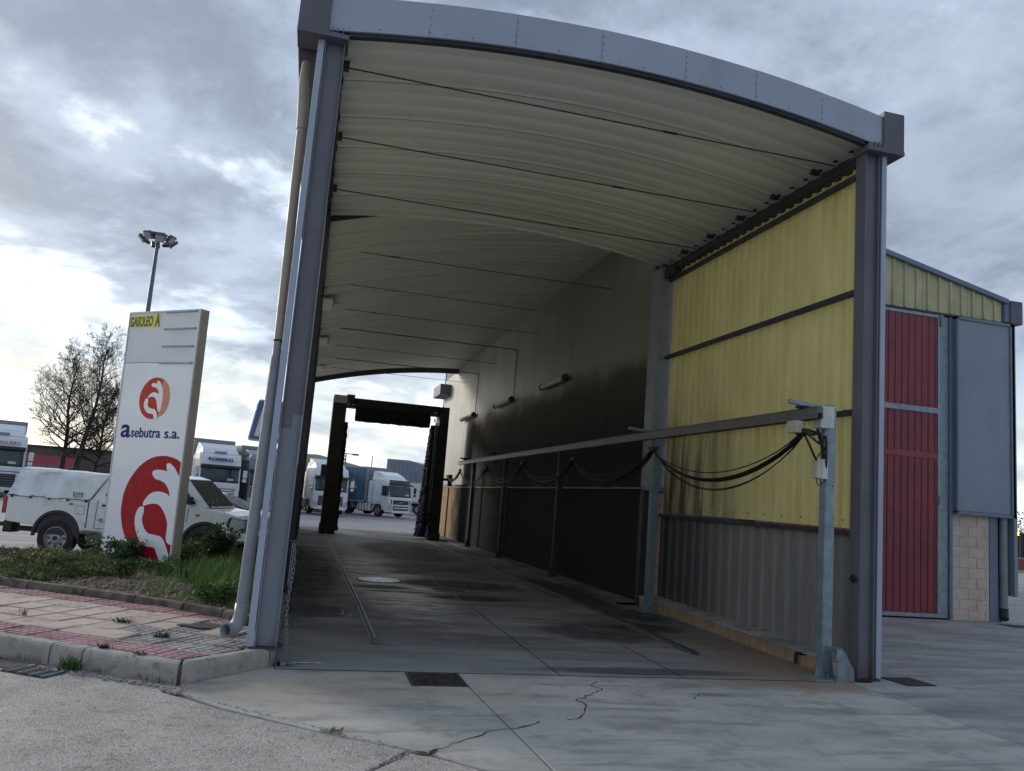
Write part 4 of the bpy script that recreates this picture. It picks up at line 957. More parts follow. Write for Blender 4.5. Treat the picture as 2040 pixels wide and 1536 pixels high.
    b = MB(); b.prism([(6.2,slope(6.2)-.10),(13.83,slope(13.83)-.10),(13.83,slope(13.83)+.0),(6.2,slope(6.2)+.0)], FY-.16, FY+.05, 1); b.build('verge_trim', M['blue_trim'], o, bevel=.006)
    b = MB(); b.box(13.74,FY-.13,5.97,13.86,FY+.1,slope(13.8)-.1); b.build('corner_trim', M['blue_trim'], o, bevel=.005)
    b = MB(); b.box(6.4,FY-.09,5.925,13.86,FY-.02,5.965); b.build('sheet_flashing', M['dark_steel'], o)
    b = MB(); b.box(13.86,FY-.16,5.95,14.16,30,6.43); b.build('gutter', M['cap_metal'], o, bevel=.006)
    # red sliding door: three leaf fields of narrow ribs in a galvanised frame
    for z0,z1 in ((.10,3.02),(3.13,3.91),(4.02,5.84)):
        for k in range(26):
            u = 8.2+.154*k
            if u > 12.06: break
            b = MB(); b.prism([(u+.003,FY-.10),(u+.02,FY-.118),(min(u+.134,12.1),FY-.118),(min(u+.151,12.105),FY-.10)], z0, z1, 2); b.build('door_panel', M['red_door'], o)
    b = MB(); b.box(8.2,FY-.10,.1,12.11,FY-.05,5.84); b.build('door_backing', M['red_door'], o)
    b = MB(); b.box(8.2,FY-.13,3.02,12.11,FY-.098,3.13); b.build('door_band', M['red_band'], o, bevel=.004)
    b = MB(); b.box(8.2,FY-.135,3.91,12.11,FY-.098,4.02); b.build('door_rail', M['galv'], o, bevel=.006)
    b = MB(); b.box(8.2,FY-.13,.03,12.17,FY-.06,.10); b.build('door_rail', M['galv'], o, bevel=.004)
    b = MB(); b.box(8.2,FY-.13,5.84,12.17,FY-.06,5.90); b.build('door_rail', M['galv'], o, bevel=.004)
    b = MB(); b.box(12.11,FY-.135,.10,12.17,FY-.06,5.84); b.build('door_stile', M['galv'], o, bevel=.004)
    b = MB(); b.box(12.13,FY-.15,2.15,12.16,FY-.13,2.32); b.build('door_handle', M['blue_trim'], o)
    b = MB(); b.box(12.155,FY-.17,5.66,12.20,FY-.12,5.9); b.build('door_roller', M['galv_dark'], o)
    b = MB(); b.box(12.19,FY-.05,.02,12.43,FY+.1,5.9); b.build('door_column', M['galv'], o, bevel=.004)
    b = MB(); b.box(12.43,FY-.09,.02,12.50,FY+.1,5.9); b.build('door_column', M['blue_trim'], o, bevel=.004)
    # blue-grey cladding field
    b = MB(); b.box(12.54,FY-.17,2.07,13.84,FY+.0,5.91); b.build('wall_panel', M['blue_panel'], o, bevel=.004)
    for a in ((12.50,2.03,12.545,5.92),(13.80,2.03,13.90,5.92),(12.50,2.0,13.92,2.065),(12.50,5.86,13.92,5.92)):
        b = MB(); b.box(a[0],FY-.20,a[1],a[2],FY-.02,a[3]); b.build('panel_frame', M['blue_trim'], o, bevel=.004)
    b = MB(); b.box(13.84,FY-.20,.5,13.92,30,5.91); b.build('side_wall', M['blue_panel'], o)
    # pale split-face blocks
    for r in range(10):
        z = .0+.2*r; u = 12.52; off = .2 if r%2 else 0; edges = [12.52]+[e for e in (12.52+off+.4*k if off else 12.52+.4*k for k in range(0 if off else 1,4)) if e < 13.40]+[13.42]
        for a,c in zip(edges,edges[1:]):
            b = MB(); b.box(a+.005,FY-.02-random.uniform(0,.006),z+.004-.02,c-.005,FY+.1,z+.192-.02); b.build('block', M['block_pale'], o, bevel=.008, seg=1)
    b = MB(); b.box(12.52,FY-.008,-.05,13.42,FY+.11,2.0); b.build('mortar', M['mortar'], o)
    b = MB(); b.box(13.42,FY-.03,-.03,13.62,FY+.1,2.0); b.build('column', M['blue_trim'], o, bevel=.004)
    b = MB(); b.tube([(13.73,FY-.05,2.05),(13.73,FY-.05,.25)], .075, 14); b.build('downpipe', M['pipe_grey'], o, smooth=True)
    b = MB(); b.tube([(13.73,FY-.05,.26),(13.73,FY-.05,.12),(13.70,FY-.09,.06)], .082, 14); b.build('downpipe_shoe', M['dark_steel'], o, smooth=True)
    b = MB(); b.tube([(13.95,FY+.3,5.95),(14.02,FY+.3,5.7),(14.0,FY+.3,5.2),(13.98,FY+.3,2.1)], .05, 10); b.build('downpipe', M['pipe_grey'], o, smooth=True)
    for ob in set(bpy.data.objects)-before: ob.location.x -= .26
    # far end: fascia box of the building seen at the end of the hall
    b = MB(); b.box(5.45,27.6,6.02,5.95,29.6,6.50); b.build('gutter', M['cap_metal'], o, bevel=.01)
building()

# ------------------------------------------------------------------ hall lamps with drop conduits
def lamp(y0, y1, label):
    t = thing('tube_light', label, 'lamp', (5.8,(y0+y1)/2,4.6), group='tube lights on the hall wall')
    b = MB(); b.tube([(5.84,y0,4.62),(5.84,y1,4.60)], .075, 12); b.build('diffuser', M['tube_lamp'], t, smooth=True)
    b = MB(); b.tube([(5.84,y0-.03,4.62),(5.84,y0+.06,4.62)], .095, 12); b.build('end_cap', M['black_plastic'], t); b = MB(); b.tube([(5.84,y1-.05,4.60),(5.84,y1+.03,4.60)], .09, 12); b.build('end_cap', M['black_plastic'], t)
    b = MB(); b.box(5.86,y0+.2,4.6,5.95,y0+.28,4.66); b.box(5.86,y1-.3,4.58,5.95,y1-.22,4.64); b.build('bracket', M['dark_steel'], t)
    b = MB(); b.tube([(5.90,y0+.02,4.66),(5.93,y0+.05,6.18)], .012, 6); b.tube([(5.93,y0+.05,6.18),(0,y0+.05,6.24-.004*y0)], .014, 6); b.build('conduit', M['pipe_tan'] if y0 < 12 else M['dark_steel'], t)
lamp(10.45,12.4,'nearest tube light on the hall wall, beige with drop conduit')
lamp(15.7,17.8,'middle tube light on the hall wall between two others')
lamp(21.4,23.7,'farthest tube light on the pale hall wall near the exit')
for y,lb in ((11.2,'nearest of three small tube lights just under the left eave'),(16.5,'middle of three small tube lights under the left eave'),(22.4,'farthest of three small tube lights under the left eave')):
    t = thing('eave_light', lb, 'lamp', (.05,y,5.9), group='small tube lights under the left eave'); b = MB(); b.box(-.02,y,5.93,.22,y+1.3,5.98); b.build('housing', M['plastic_white'], t, bevel=.01)
    b = MB(); b.box(-.02,y+.3,5.98,.1,y+.4,6.1); b.build('bracket', M['dark_steel'], t)

# ------------------------------------------------------------------ floor rails, covers, plates, drains
def floor_items():
    t = thing('floor_rail', 'raised steel guide rail on the left side of the bay floor', 'rail', (1,1.2,0))
    b = MB(); ys = [1.17,4,8,12,16,20,26]
    b.loft([[(.925,y,gz(y)),(.93,y,gz(y)+.012),(.952,y,gz(y)+.014),(.956,y,gz(y)+.055),(.978,y,gz(y)+.055),(.982,y,gz(y)+.014),(1.0,y,gz(y)+.012),(1.005,y,gz(y))] for y in ys]); b.build('rail', M['galv_dark'], t)
    b = MB(); b.box(.925,1.12,0,1.01,1.19,.075); b.build('end_stop', M['alu_rail'], t, bevel=.008)
    t = thing('slot_rail', 'flat slotted steel track sunk in the bay floor on the right', 'rail', (4.67,1.2,0))
    b = MB(); b.loft([[(4.615,y,gz(y)-.01),(4.615,y,gz(y)+.008),(4.75,y,gz(y)+.008),(4.75,y,gz(y)-.01)] for y in ys[:-1]+[23]]); b.build('track_plate', M['galv_dark'], t)
    b = MB(); b.loft([[(4.70,y,gz(y)+.008),(4.70,y,gz(y)+.028),(4.735,y,gz(y)+.028),(4.735,y,gz(y)+.008)] for y in ys[:-1]+[23]]); b.build('track_bar', M['dark_steel'], t)
    y = 1.2
    while y < 14:
        b = MB(); b.box(4.628,y,gz(y)+.0075,4.645,y+.44,gz(y)+.0125); b.build('slot', M['black_plastic'], t); y += .5
    b = MB(); b.tube([(4.69,1.13,.0),(4.69,1.13,.03)], .045, 12); b.build('end_pin', M['dark_steel'], t)
    # square manhole near the camera
    t = thing('manhole_cover', 'square dark chequered iron manhole cover at the bay entrance joint', 'manhole cover', (1.38,-.4,0), group='manhole covers in the bay')
    b = MB(); b.box(1.12,-.635,-.01,1.62,-.155,.006); b.build('frame', M['dark_steel'], t, bevel=.003)
    b = MB(); b.box(1.145,-.61,0,1.595,-.18,.009); b.build('lid', M['manhole'], t)
    b = MB()
    for i in range(13):
        for j in range(12): b.obox((1.165+i*.034,-.592+j*.036,.011),.020,.009,.005,PI/4 if (i+j)%2 else -PI/4)
    b.build('chequer', M['manhole'], t)
    t = thing('manhole_cover', 'round white painted manhole cover left of centre in the bay', 'manhole cover', (1.55,7.35,0), group='manhole covers in the bay')
    b = MB(); z = gz(7.35); b.tube([(1.55,7.35,z-.01),(1.55,7.35,z+.012)], .42, 40); b.build('ring', M['dark_steel'], t)
    b = MB(); b.tube([(1.55,7.35,z),(1.55,7.35,z+.018)], .375, 40); b.build('lid', M['white_cover'], t)
    b = MB()
    for a in range(10): b.obox((1.55+.3*math.cos(a*.63),7.35+.3*math.sin(a*.63),z+.019),.06,.012,.003,a*.63)
    b.build('notches', M['manhole'], t)
    t = thing('manhole_cover', 'round grimy manhole cover right of centre in the bay floor', 'manhole cover', (2.68,6.35,0), group='manhole covers in the bay')
    z = gz(6.35); b = MB(); b.tube([(2.68,6.35,z-.01),(2.68,6.35,z+.010)], .34, 36); b.build('ring', M['galv_dark'], t)
    b = MB(); b.tube([(2.68,6.35,z),(2.68,6.35,z+.014)], .30, 36); b.build('lid', M['manhole'], t)
    t = thing('access_plate', 'dark rusty access plate flush in the concrete outside the right post', 'plate', (6.65,-.03,0), group='rusty access plates in the concrete')
    b = MB(); b.prism([(6.43,.14),(6.82,.16),(6.86,-.20),(6.47,-.23)], -.01, .007, 2); b.build('lid', M['rust_plate'], t, bevel=.002)
    t = thing('access_plate', 'small rusty plate in the concrete before the pale block pier', 'plate', (13.2,4.75,0), group='rusty access plates in the concrete')
    b = MB(); b.box(12.95,4.6,-.01,13.5,4.95,.006); b.build('lid', M['rust_plate'], t)
    # street drain beside the kerb, left
    t = thing('street_drain', 'cast iron gully grate set in the road against the kerb', 'drain', (-1.85,-.42,0))
    a = math.atan2(.505,-.863); c = Vector((-1.86,-.42,0)); u = Vector((-.863,.505,0)); v = Vector((.505,.863,0))
    b = MB(); b.obox(c+Vector((0,0,-.002)),.46,.22,.012,a); b.build('frame', M['black_plastic'], t)
    for k in range(11):
        b = MB(); b.obox(c+u*(-.19+k*.038)+Vector((0,0,.008)),.016,.19,.010,a); b.build('bar', M['dark_steel'] if k%3 else M['galv'], t)
    t = thing('gully_plate', 'worn brown iron plate beside the kerb at the left picture edge', 'plate', (-2.2,-.1,0))
    b = MB(); b.obox(Vector((-2.16,-.13,.002)),.62,.24,.012,a); b.build('lid', M['rust_plate'], t)
    # two little steel lugs standing on the bay floor
    for x,y,h,lb in ((.70,3.02,.065,'taller of two steel lugs on the floor left of the rail'),(.79,2.88,.04,'shorter of two steel lugs on the floor left of the rail')):
        b = MB(); b.prism([(x-.025,0),(x+.025,0),(x+.018,h),(x-.012,h)], y-.012, y+.012, 1); b.box(x-.03,y-.03,-.0,x+.03,y+.03,.012); tag(b.build('floor_lug', M['galv_dark'], bevel=.004), lb, 'lug', 'steel lugs on the bay floor')
floor_items()

def chain():
    t = thing('chain', 'galvanised chain hanging from the left post down to the ground', 'chain', (.03,.1,0))
    # one link
    def linkmb():
        b = MB(); pts = []
        for k in range(17):
            a = 2*PI*k/16; pts.append((.0125*math.cos(a), 0, .020*math.sin(a)+(.008 if math.sin(a) > 0 else -.008)))
        b.tube(pts, .0042, 6, cap=False); return b
    proto = linkmb().build('link', M['chain'], t, smooth=True, raw=True)
    top = Vector((.025,.04,1.08)); bot = Vector((.045,.0,.05)); n = 26
    for i in range(n):
        p = top.lerp(bot, i/(n-1))+Vector((.012*math.sin(i*.35),0,0)); r = (0,random.uniform(-.15,.15),(i%2)*PI/2+.4)
        c = proto if i == 0 else inst(proto, t, (0,0,0)); c.location = p-WOFF[t.name]; c.rotation_euler = r
    for i in range(9):
        p = Vector((.015,.03,1.06-.041*i)); c = inst(proto, t, p-WOFF[t.name], rot=(0,.1,(i%2)*PI/2+.9))
    for i in range(26):
        p = Vector((.07+random.gauss(0,.05),.03+random.gauss(0,.025),.012+.012*random.random())); inst(proto, t, p-WOFF[t.name], rot=(PI/2+random.uniform(-.3,.3),random.random()*3,random.random()*6))
    b = MB(); b.tube([(-.02,.0,1.10),(.03,.0,1.10),(.03,.04,1.09)], .008, 6); b.build('hook', M['dark_steel'], t)
    t = thing('padlock', 'brass coloured padlock lying in the chain heap at the post foot', 'padlock', (.04,-.02,0))
    b = MB(); b.box(.02,-.035,.004,.065,-.01,.045); b.build('body', M['chain'], t, bevel=.005)
    b = MB(); b.tube([(.028,-.022,.045),(.028,-.022,.065),(.042,-.022,.075),(.057,-.022,.065),(.057,-.022,.045)], .004, 6); b.build('shackle', M['chain'], t)
    b = MB(); b.sheet(lambda u,v: (.16+.24*u,.12+.028*v+.004*math.sin(u*9),.008+.003*math.sin(u*14+v*3)), 12, 2); tag(b.build('webbing_strap', M['white_cover'], solid=.003), 'short dirty white webbing strap lying beside the chain heap', 'strap')
chain()

# ------------------------------------------------------------------ energy rail on posts with festoon cables
def cable_rail():
    t = thing('cable_rail', 'brown aluminium cable rail carried on galvanised posts along the bay', 'rail', (5.3,0,0))
    def rz(y): return 2.80-.0045*max(0,y-4)
    b = MB(); xs = [(-.040,-.055),(-.034,.02),(-.036,.055),(-.020,.075),(.0,.08),(.020,.075),(.036,.055),(.034,.02),(.040,-.055),(.030,-.06),(.026,.0),(-.026,.0),(-.030,-.06)]
    b.loft([[(5.30+x,y,rz(y)+z) for x,z in xs] for y in (-.27,5,10,15,20.6)]); b.build('rail', M['alu_rail'], t, smooth=False)
    def rail_post(y, m, first):
        z0 = gz(y); zt = rz(y)+.15
        b = MB(); b.box(5.60,y-.02,z0+.014,5.615,y+.09,zt); b.prism([(5.615,z0+.014),(5.72,z0+.014),(5.72,zt-.05),(5.69,zt),(5.615,zt)], y-.022, y-.012, 1); b.box(5.705,y-.012,z0+.014,5.72,y+.07,zt-.05)
        p = b.build('post', M[m], t, bevel=.004)
        b = MB(); b.box(5.42 if first else 5.5,y-.17,z0,5.80,y+.12,z0+.014); b.build('base_plate', M[m], p, bevel=.003)
        b = MB(); b.prism([(5.53,z0+.014),(5.60,z0+.014),(5.60,z0+.30)], y-.01, y+.0, 1); b.prism([(5.72,z0+.014),(5.76,z0+.014),(5.72,z0+.28)], y-.01, y+.0, 1)
        b.add([(5.62,y-.10,z0+.014),(5.63,y-.10,z0+.014),(5.63,y-.02,z0+.26),(5.62,y-.02,z0+.26)],[(0,1,2,3)]); b.build('gusset', M[m], p)
        b = MB(); b.tube([(5.60,y+.02,zt-.035),(5.14,y+.02,zt-.005)], .034, 4); b.build('arm', M[m], t, bevel=.003)
        b = MB(); b.obox((5.30,y+.02,rz(y)+.09),.11,.07,.022); b.obox((5.30,y-.03,rz(y)+.10),.16,.05,.012); b.build('clamp', M['dark_steel'], t)
        b = MB(); b.tube([(5.66,y-.03,z0+.06),(5.66,y-.022,z0+.06)], .017, 8); b.tube([(5.69,y-.03,zt-.9),(5.69,y-.022,zt-.9)], .008, 6); b.build('bolt', M['black_plastic'], p)
    rail_post(.05,'galv',True)
    for y in (4.60,9.75,14.95,19.55): rail_post(y,'galv_dark' if y < 5 else 'dark_steel',False)
    # terminal box and junction boxes
    b = MB(); b.box(5.39,-.16,2.66,5.56,-.02,2.90); tag(b.build('terminal_box', M['plastic_white'], bevel=.006), 'pale square terminal box at the near end of the cable rail', 'box')
    b = MB(); b.box(5.18,-.02,2.60,5.28,.16,2.73); tag(b.build('end_plate', M['plastic_cream'], bevel=.004), 'small translucent plate under the near end of the cable rail', 'plate')
    j = thing('junction_box', 'cream junction box fixed low on the front galvanised post', 'box', (5.55,.05,2.2))
    b = MB(); b.box(5.46,-.01,2.12,5.53,.10,2.33); b.build('lid', M['plastic_cream'], j, bevel=.008)
    b = MB(); b.box(5.53,-.012,2.115,5.60,.102,2.335); b.build('back_box', M['plastic_white'], j, bevel=.006)
    b = MB(); b.tube([(5.56,.04,2.115),(5.56,.04,2.085)], .014, 8); b.build('gland', M['galv'], j)
    b = MB(); b.tube([(5.56,.04,2.09),(5.53,.03,2.04),(5.49,.02,2.05),(5.47,.02,2.13)], .006, 6); b.build('cable', M['cable'], j, smooth=True)
    # carriers and festoons
    car = [.03,3.95,7.8,11.8,16.0,20.25]; fz = [2.63,2.60,2.55,2.55,2.52,2.49]
    cb = thing('festoon_cable', 'black cables hanging in loops under the cable rail', 'cable', (5.3,0,2.5))
    for y,z in zip(car,fz):
        b = MB(); b.obox((5.30,y,z),.10,.17,.035); b.obox((5.30,y,z-.03),.07,.20,.035); b.build('saddle', M['black_plastic'], cb, bevel=.01)
        b = MB(); b.box(5.292,y-.03,z,5.298,y-.022,rz(y)-.02); b.box(5.292,y+.02,z,5.298,y+.028,rz(y)-.02); b.build('hanger', M['dark_steel'], cb)
    ends = list(zip(car,fz))+[(23.0,2.35)]
    for i,((ya,za),(yb,zb)) in enumerate(zip(ends,ends[1:])):
        span = 1 if i < 5 else .6
        for k,(dx,sag,r) in enumerate(((-.03,.37,.0075),(-.015,.45,.013),(.0,.46,.015),(.015,.475,.012),(.03,.57,.007),(.012,.585,.0065))):
            sg = sag*span*(1.08 if i == 0 else 1.0); pts = []
            for q in range(19):
                u = q/18; s_ = 4*u*(1-u); s_ = s_**.86
                sk = (random.Random(i*7+k).uniform(-.02,.02))
                pts.append((5.30+dx+sk*s_, ya+(yb-ya)*u, za+(zb-za)*u-.03-sg*s_))
            b = MB(); b.tube(pts, r, 6); b.build('cable', M['cable'], cb, smooth=True)
    # bundle at the front post
    for pts,r in (([(5.30,.0,2.58),(5.34,-.03,2.48),(5.42,-.01,2.36),(5.50,.02,2.28),(5.58,.05,2.20)],.013),
                  ([(5.32,.0,2.60),(5.40,-.05,2.52),(5.47,-.06,2.50),(5.52,-.03,2.56),(5.55,.0,2.64)],.008),
                  ([(5.31,-.02,2.60),(5.42,-.06,2.50),(5.52,-.05,2.46),(5.57,.0,2.44)],.007),
                  ([(5.44,-.03,2.66),(5.47,-.04,2.55),(5.54,0,2.42),(5.58,.03,2.25),(5.59,.04,2.10)],.018),
                  ([(5.52,-.04,2.64),(5.55,-.04,2.5),(5.57,-.02,2.3),(5.59,.03,2.12)],.012),
                  ([(5.46,-.05,2.62),(5.50,-.06,2.52),(5.50,-.04,2.42),(5.48,.03,2.34)],.006),
                  ([(5.36,-.05,2.58),(5.40,-.08,2.51),(5.46,-.08,2.53),(5.47,-.06,2.60)],.006)):
        b = MB(); b.tube(pts, r, 7); b.build('cable', M['cable'], cb, smooth=True)
    b = MB(); b.obox((5.33,-.03,2.60),.16,.09,.05,.3); b.obox((5.40,-.05,2.61),.12,.05,.035,-.2,0,.2); b.build('cable_bundle', M['cable'], cb, bevel=.02)
    b = MB(); b.tube([(5.53,-.05,2.66),(5.53,-.05,2.60)], .02, 8); b.tube([(5.50,-.05,2.60),(5.56,-.05,2.60)], .016, 8); b.build('gland', M['galv'], cb)
    # folded sheet guard at the foot of the right post
    g = thing('sheet_guard', 'folded galvanised sheet guard standing at the foot of the right post', 'guard', (5.85,.0,0))
    b = MB(); b.prism([(5.66,0),(5.775,0),(5.76,.30),(5.72,.335),(5.66,.335)], -.14, -.13, 1); b.build('front_plate', M['galv'], g, bevel=.002)
    b = MB(); b.add([(5.777,-.14,0),(5.94,-.06,0),(5.94,-.04,.12),(5.80,-.02,.33),(5.762,-.14,.31)],[(0,1,2,3,4)]); b.add([(5.66,-.14,.335),(5.762,-.14,.315),(5.80,-.02,.33),(5.68,-.02,.34)],[(0,1,2,3)]); b.build('side_plate', M['galv_dark'], g, solid=.004)
    b = MB(); b.box(5.675,-.146,.03,5.745,-.141,.24); b.build('hatch', M['galv'], g, bevel=.002)
cable_rail()

# ------------------------------------------------------------------ rollover wash gantry
def brush(b, p0, p1, r0, r1, seed, rough=.10):
    random.seed(seed); p0 = Vector(p0); p1 = Vector(p1); d = (p1-p0); L = d.length; d.normalize(); a = d.orthogonal().normalized(); c = d.cross(a)
    nl = int(L/.07); n = 30; rings = []
    for i in range(nl+1):
        t = i/nl; r = (r0+(r1-r0)*t)*(1+.02*math.sin(i*.9)+random.uniform(-rough,rough)*.4); 
        rings.append([p0+d*(L*t+random.uniform(-.015,.015))+(a*math.cos(2*PI*k/n)+c*math.sin(2*PI*k/n))*r*(1+random.uniform(-rough,rough)) for k in range(n)])
    b.loft(rings)
    for i in range(900):
        t = random.random(); an = random.random()*6.3; r = r0+(r1-r0)*t; q = p0+d*(L*t); o = a*math.cos(an)+c*math.sin(an); s_ = d.cross(o)
        b.add([q+o*r*.9-s_*.012, q+o*r*.9+s_*.012, q+o*r*random.uniform(1.02,1.14)+d*random.uniform(-.05,.05)], [(0,1,2)])
def gantry():
    y = 23.2; z0 = gz(y); g = thing('wash_gantry', 'dark rollover lorry wash gantry straddling the far end of the bay', 'wash gantry', (3,y,z0))
    ZT = 5.02
    b = MB(); b.box(.74,y-.1,z0+.02,1.24,y+.9,ZT); b.build('leg', M['gantry'], g, bevel=.02)
    b = MB(); b.box(4.86,y-.1,z0+.02,5.22,y+.9,ZT-.06); b.build('leg', M['gantry'], g, bevel=.02)
    b = MB(); b.box(1.24,y+.0,ZT-.40,4.86,y+.8,ZT-.05); b.build('cross_beam', M['gantry'], g, bevel=.02)
    b = MB(); b.box(.74,y-.12,ZT-.30,1.24,y-.1,ZT); b.build('leg_cover', M['sign_side'], g)
    b = MB(); b.box(1.22,y-.1,ZT-.42,1.52,y+.3,ZT+.06); b.build('motor_box', M['black_plastic'], g, bevel=.02)
    b = MB(); b.box(.70,y-.15,z0+.0,1.28,y+1.0,z0+.35); b.build('bogie', M['gantry'], g, bevel=.03)
    b = MB(); b.box(4.84,y-.12,z0+.0,5.26,y+1.0,z0+.30); b.build('bogie', M['black_plastic'], g, bevel=.03)
    for x in (4.72,4.80):
        b = MB(); b.tube([(x,y-.05,z0+.02),(x,y-.05,ZT-.7)], .022, 8); b.build('hose_pipe', M['galv_dark'], g)
    b = MB(); b.tube([(4.76,y-.08,z0+.2),(4.76,y-.08,z0+.55)], .05, 8); b.build('valve', M['galv_dark'], g)
    for x in (1.3,1.48,4.62,4.7):
        b = MB(); b.tube([(x,y-.13,ZT-.33),(x,y-.10,ZT-.33)], .03, 10); b.build('spray_nozzle', M['plastic_white'], g)
    b = MB(); b.obox((4.66,y-.1,ZT-.62),.05,.05,.16); b.build('sensor', M['plastic_white'], g)
    b = MB(); brush(b, (1.62,y+.2,ZT-.62), (4.50,y+.2,ZT-.62), .30, .30, 4, .05); b.build('top_brush', M['brush_black'], g)
    b = MB(); brush(b, (1.08,y+.25,z0+.12), (1.16,y+.25,ZT-1.0), .30, .21, 5); b.build('side_brush', M['brush_black'], g)
    b = MB(); brush(b, (4.70,y+.55,z0+.08), (4.74,y+.5,ZT-.9), .36, .16, 6); b.build('side_brush', M['brush_blue'], g, label='blue side brush of the gantry')
    b = MB(); brush(b, (4.70,y+.15,z0+.3), (4.74,y+.15,ZT-.8), .23, .17, 9); b.build('brush_core', M['brush_black'], g)
    b = MB(); b.box(5.22,y-.1,2.1,5.62,y+.1,2.2); b.box(5.4,y-.12,1.9,5.55,y+.05,2.35); b.build('cable_arm', M['black_plastic'], g)
    b = MB(); b.box(.55,y+.2,1.9,.76,y+.6,2.35); b.build('control_box', M['black_plastic'], g)
gantry()

# ------------------------------------------------------------------ price sign
def totem():
    BR = Vector((-1.79,5.51,.25)); BL = Vector((-3.11,7.05,.25)); e = (BR-BL).normalized(); nn = Vector((e.y,-e.x,0))  # towards camera
    if nn.dot(Vector((.07,-7.6,0))-BL) < 0: nn = -nn
    t = thing('price_sign', 'tall white fuel price sign with red logo and blue lettering in the weeds', 'sign', (-2.4,6.3,.15))
    def Q(s, z, d=0): p = BL+e*s+nn*d; return (p.x, p.y, z)
    cor = [(-.0,.20),(2.036,.251),(1.952,4.235),(-.166,4.33)]
    def plate(b, poly, d0, d1):
        n = len(poly); vs = [Q(s,z,d0) for s,z in poly]+[Q(s,z,d1) for s,z in poly]
        b.add(vs, [tuple(range(n))[::-1], tuple(range(n,2*n))]+[(i,(i+1)%n,(i+1)%n+n,i+n) for i in range(n)])
    def sx(z, s): # follow the slight lean
        a = -.166*(z-.2)/4.13; c = 2.036-.084*(z-.25)/3.98; return a+(c-a)*s
    b = MB(); plate(b, [(sx(.14,.0),.14),(sx(.14,1),.14),(1.952,4.235),(-.166,4.33)], -.15, -.012); b.build('body', M['sign_side'], t, bevel=.006)
    b = MB(); zs = (.25,3.40)
    plate(b, [(sx(.22,.005),.20),(sx(.25,.99),.255),(sx(3.37,.985),3.365),(sx(3.45,.01),3.425)], -.012, .0); b.build('lower_panel', M['sign_white'], t)
    plate2 = MB(); plate(plate2, [(sx(3.45,.01),3.437),(sx(3.37,.985),3.377),(sx(4.2,.985),4.215),(sx(4.3,.012),4.305)], -.012, .0); plate2.build('price_panel', M['sign_grey'], t)
    # frame edges
    for poly in ([(sx(.2,0),.20),(sx(.2,.008),.20),(sx(4.3,.008),4.32),(sx(4.33,0),4.33)], [(sx(.25,.985),.25),(2.036,.25),(1.952,4.235),(sx(4.2,.985),4.236)], [(sx(4.31,.008),4.305),(sx(4.22,.985),4.216),(sx(4.23,.985),4.236),(sx(4.33,.008),4.33)]):
        b = MB(); plate(b, poly, -.012, .012); b.build('frame', M['sign_grey'], t)
    b = MB()
    for s0,z0,s1,z1 in ((.979,3.965,1.868,3.929),(.983,3.673,1.872,3.639),(.976,4.251,1.846,4.212),(.95,3.396,1.90,3.362)):
        c = MB(); plate(c, [(s0,z0-.012),(s1,z1-.012),(s1,z1+.010),(s0,z0+.010)], .0, .022); c.build('number_rail', M['galv'], t)
    # GASOLEO A on its yellow strip
    b = MB(); plate(b, [(-.115,4.058),(.80,4.018),(.815,4.235),(-.122,4.262)], .0, .003); b.build('yellow_label', M['print_yellow'], t)
    ex = (Vector(Q(.74,4.035))-Vector(Q(-.108,4.065))).normalized()
    b = MB(); text_on(b, 'GASOLEO', .235, Q(-.108,4.073,.005), ex, (-.03*e.x,-.03*e.y,1), bold=.006, fit=.70, depth=.001); b.build('lettering', M['print_black'], t)
    b = MB(); text_on(b, 'A', .30, Q(.67,4.035,.005), ex, (-.03*e.x,-.03*e.y,1), bold=.008, fit=.14, depth=.001); b.build('lettering', M['print_black'], t)
    # company name
    ex = (Vector(Q(1.837,2.158))-Vector(Q(.114,2.150))).normalized(); ez = Vector((-.035*e.x,-.035*e.y,1))
    b = MB(); text_on(b, 'a', .44, Q(.095,2.158,.004), ex, ez, bold=.008, fit=.30, depth=.001); text_on(b, 'sebutra', .235, Q(.42,2.160,.004), ex, ez, bold=.003, fit=.86, depth=.001); text_on(b, 's.a.', .235, Q(1.40,2.160,.004), ex, ez, bold=.003, fit=.42, depth=.001); b.build('lettering', M['print_blue'], t)
    # logos: flat print, disc with white hand-like strokes
    import mathutils.geometry as mg
    def flat(name, poly, m, d):
        tri = mg.tessellate_polygon([[Vector((s,z,0)) for s,z in poly]]); b = MB(); b.add([Q(s,z,d) for s,z in poly], [tuple(x) for x in tri]); return b.build(name, m, t)
    left = [(1.993,1.78),(1.85,1.835),(1.714,1.863),(1.57,1.878),(1.426,1.878),(1.28,1.866),(1.143,1.839),(1.0,1.79),(.873,1.726),(.75,1.645),(.651,1.55),(.56,1.445),(.495,1.333),(.45,1.215),(.441,1.099),(.44,.99),(.458,.892),(.50,.79),(.552,.692),(.61,.615),(.69,.54),(.78,.475),(.877,.416),(.98,.365),(1.088,.327),(1.22,.29),(1.361,.270),(1.55,.262),(1.72,.262)]
    hand1 = [(1.734,.262),(1.70,.31),(1.638,.373),(1.59,.43),(1.546,.458),(1.47,.458),(1.386,.45),(1.29,.46),(1.194,.487),(1.10,.535),(1.037,.592),(.97,.67),(.917,.764),(.898,.84),(.898,.905),(.915,.965),(.946,1.01),(.99,1.045),(1.046,1.058),(1.095,1.057),(1.117,1.042),(1.127,.962),(1.105,.90),(1.105,.86),(1.12,.82),(1.147,.783),(1.19,.73),(1.252,.691),(1.31,.665),(1.371,.652),(1.48,.648),(1.588,.646),(1.66,.64),(1.717,.624),(1.80,.57),(1.871,.494),(1.93,.42),(1.975,.365),(2.015,.36),(2.02,.262)]
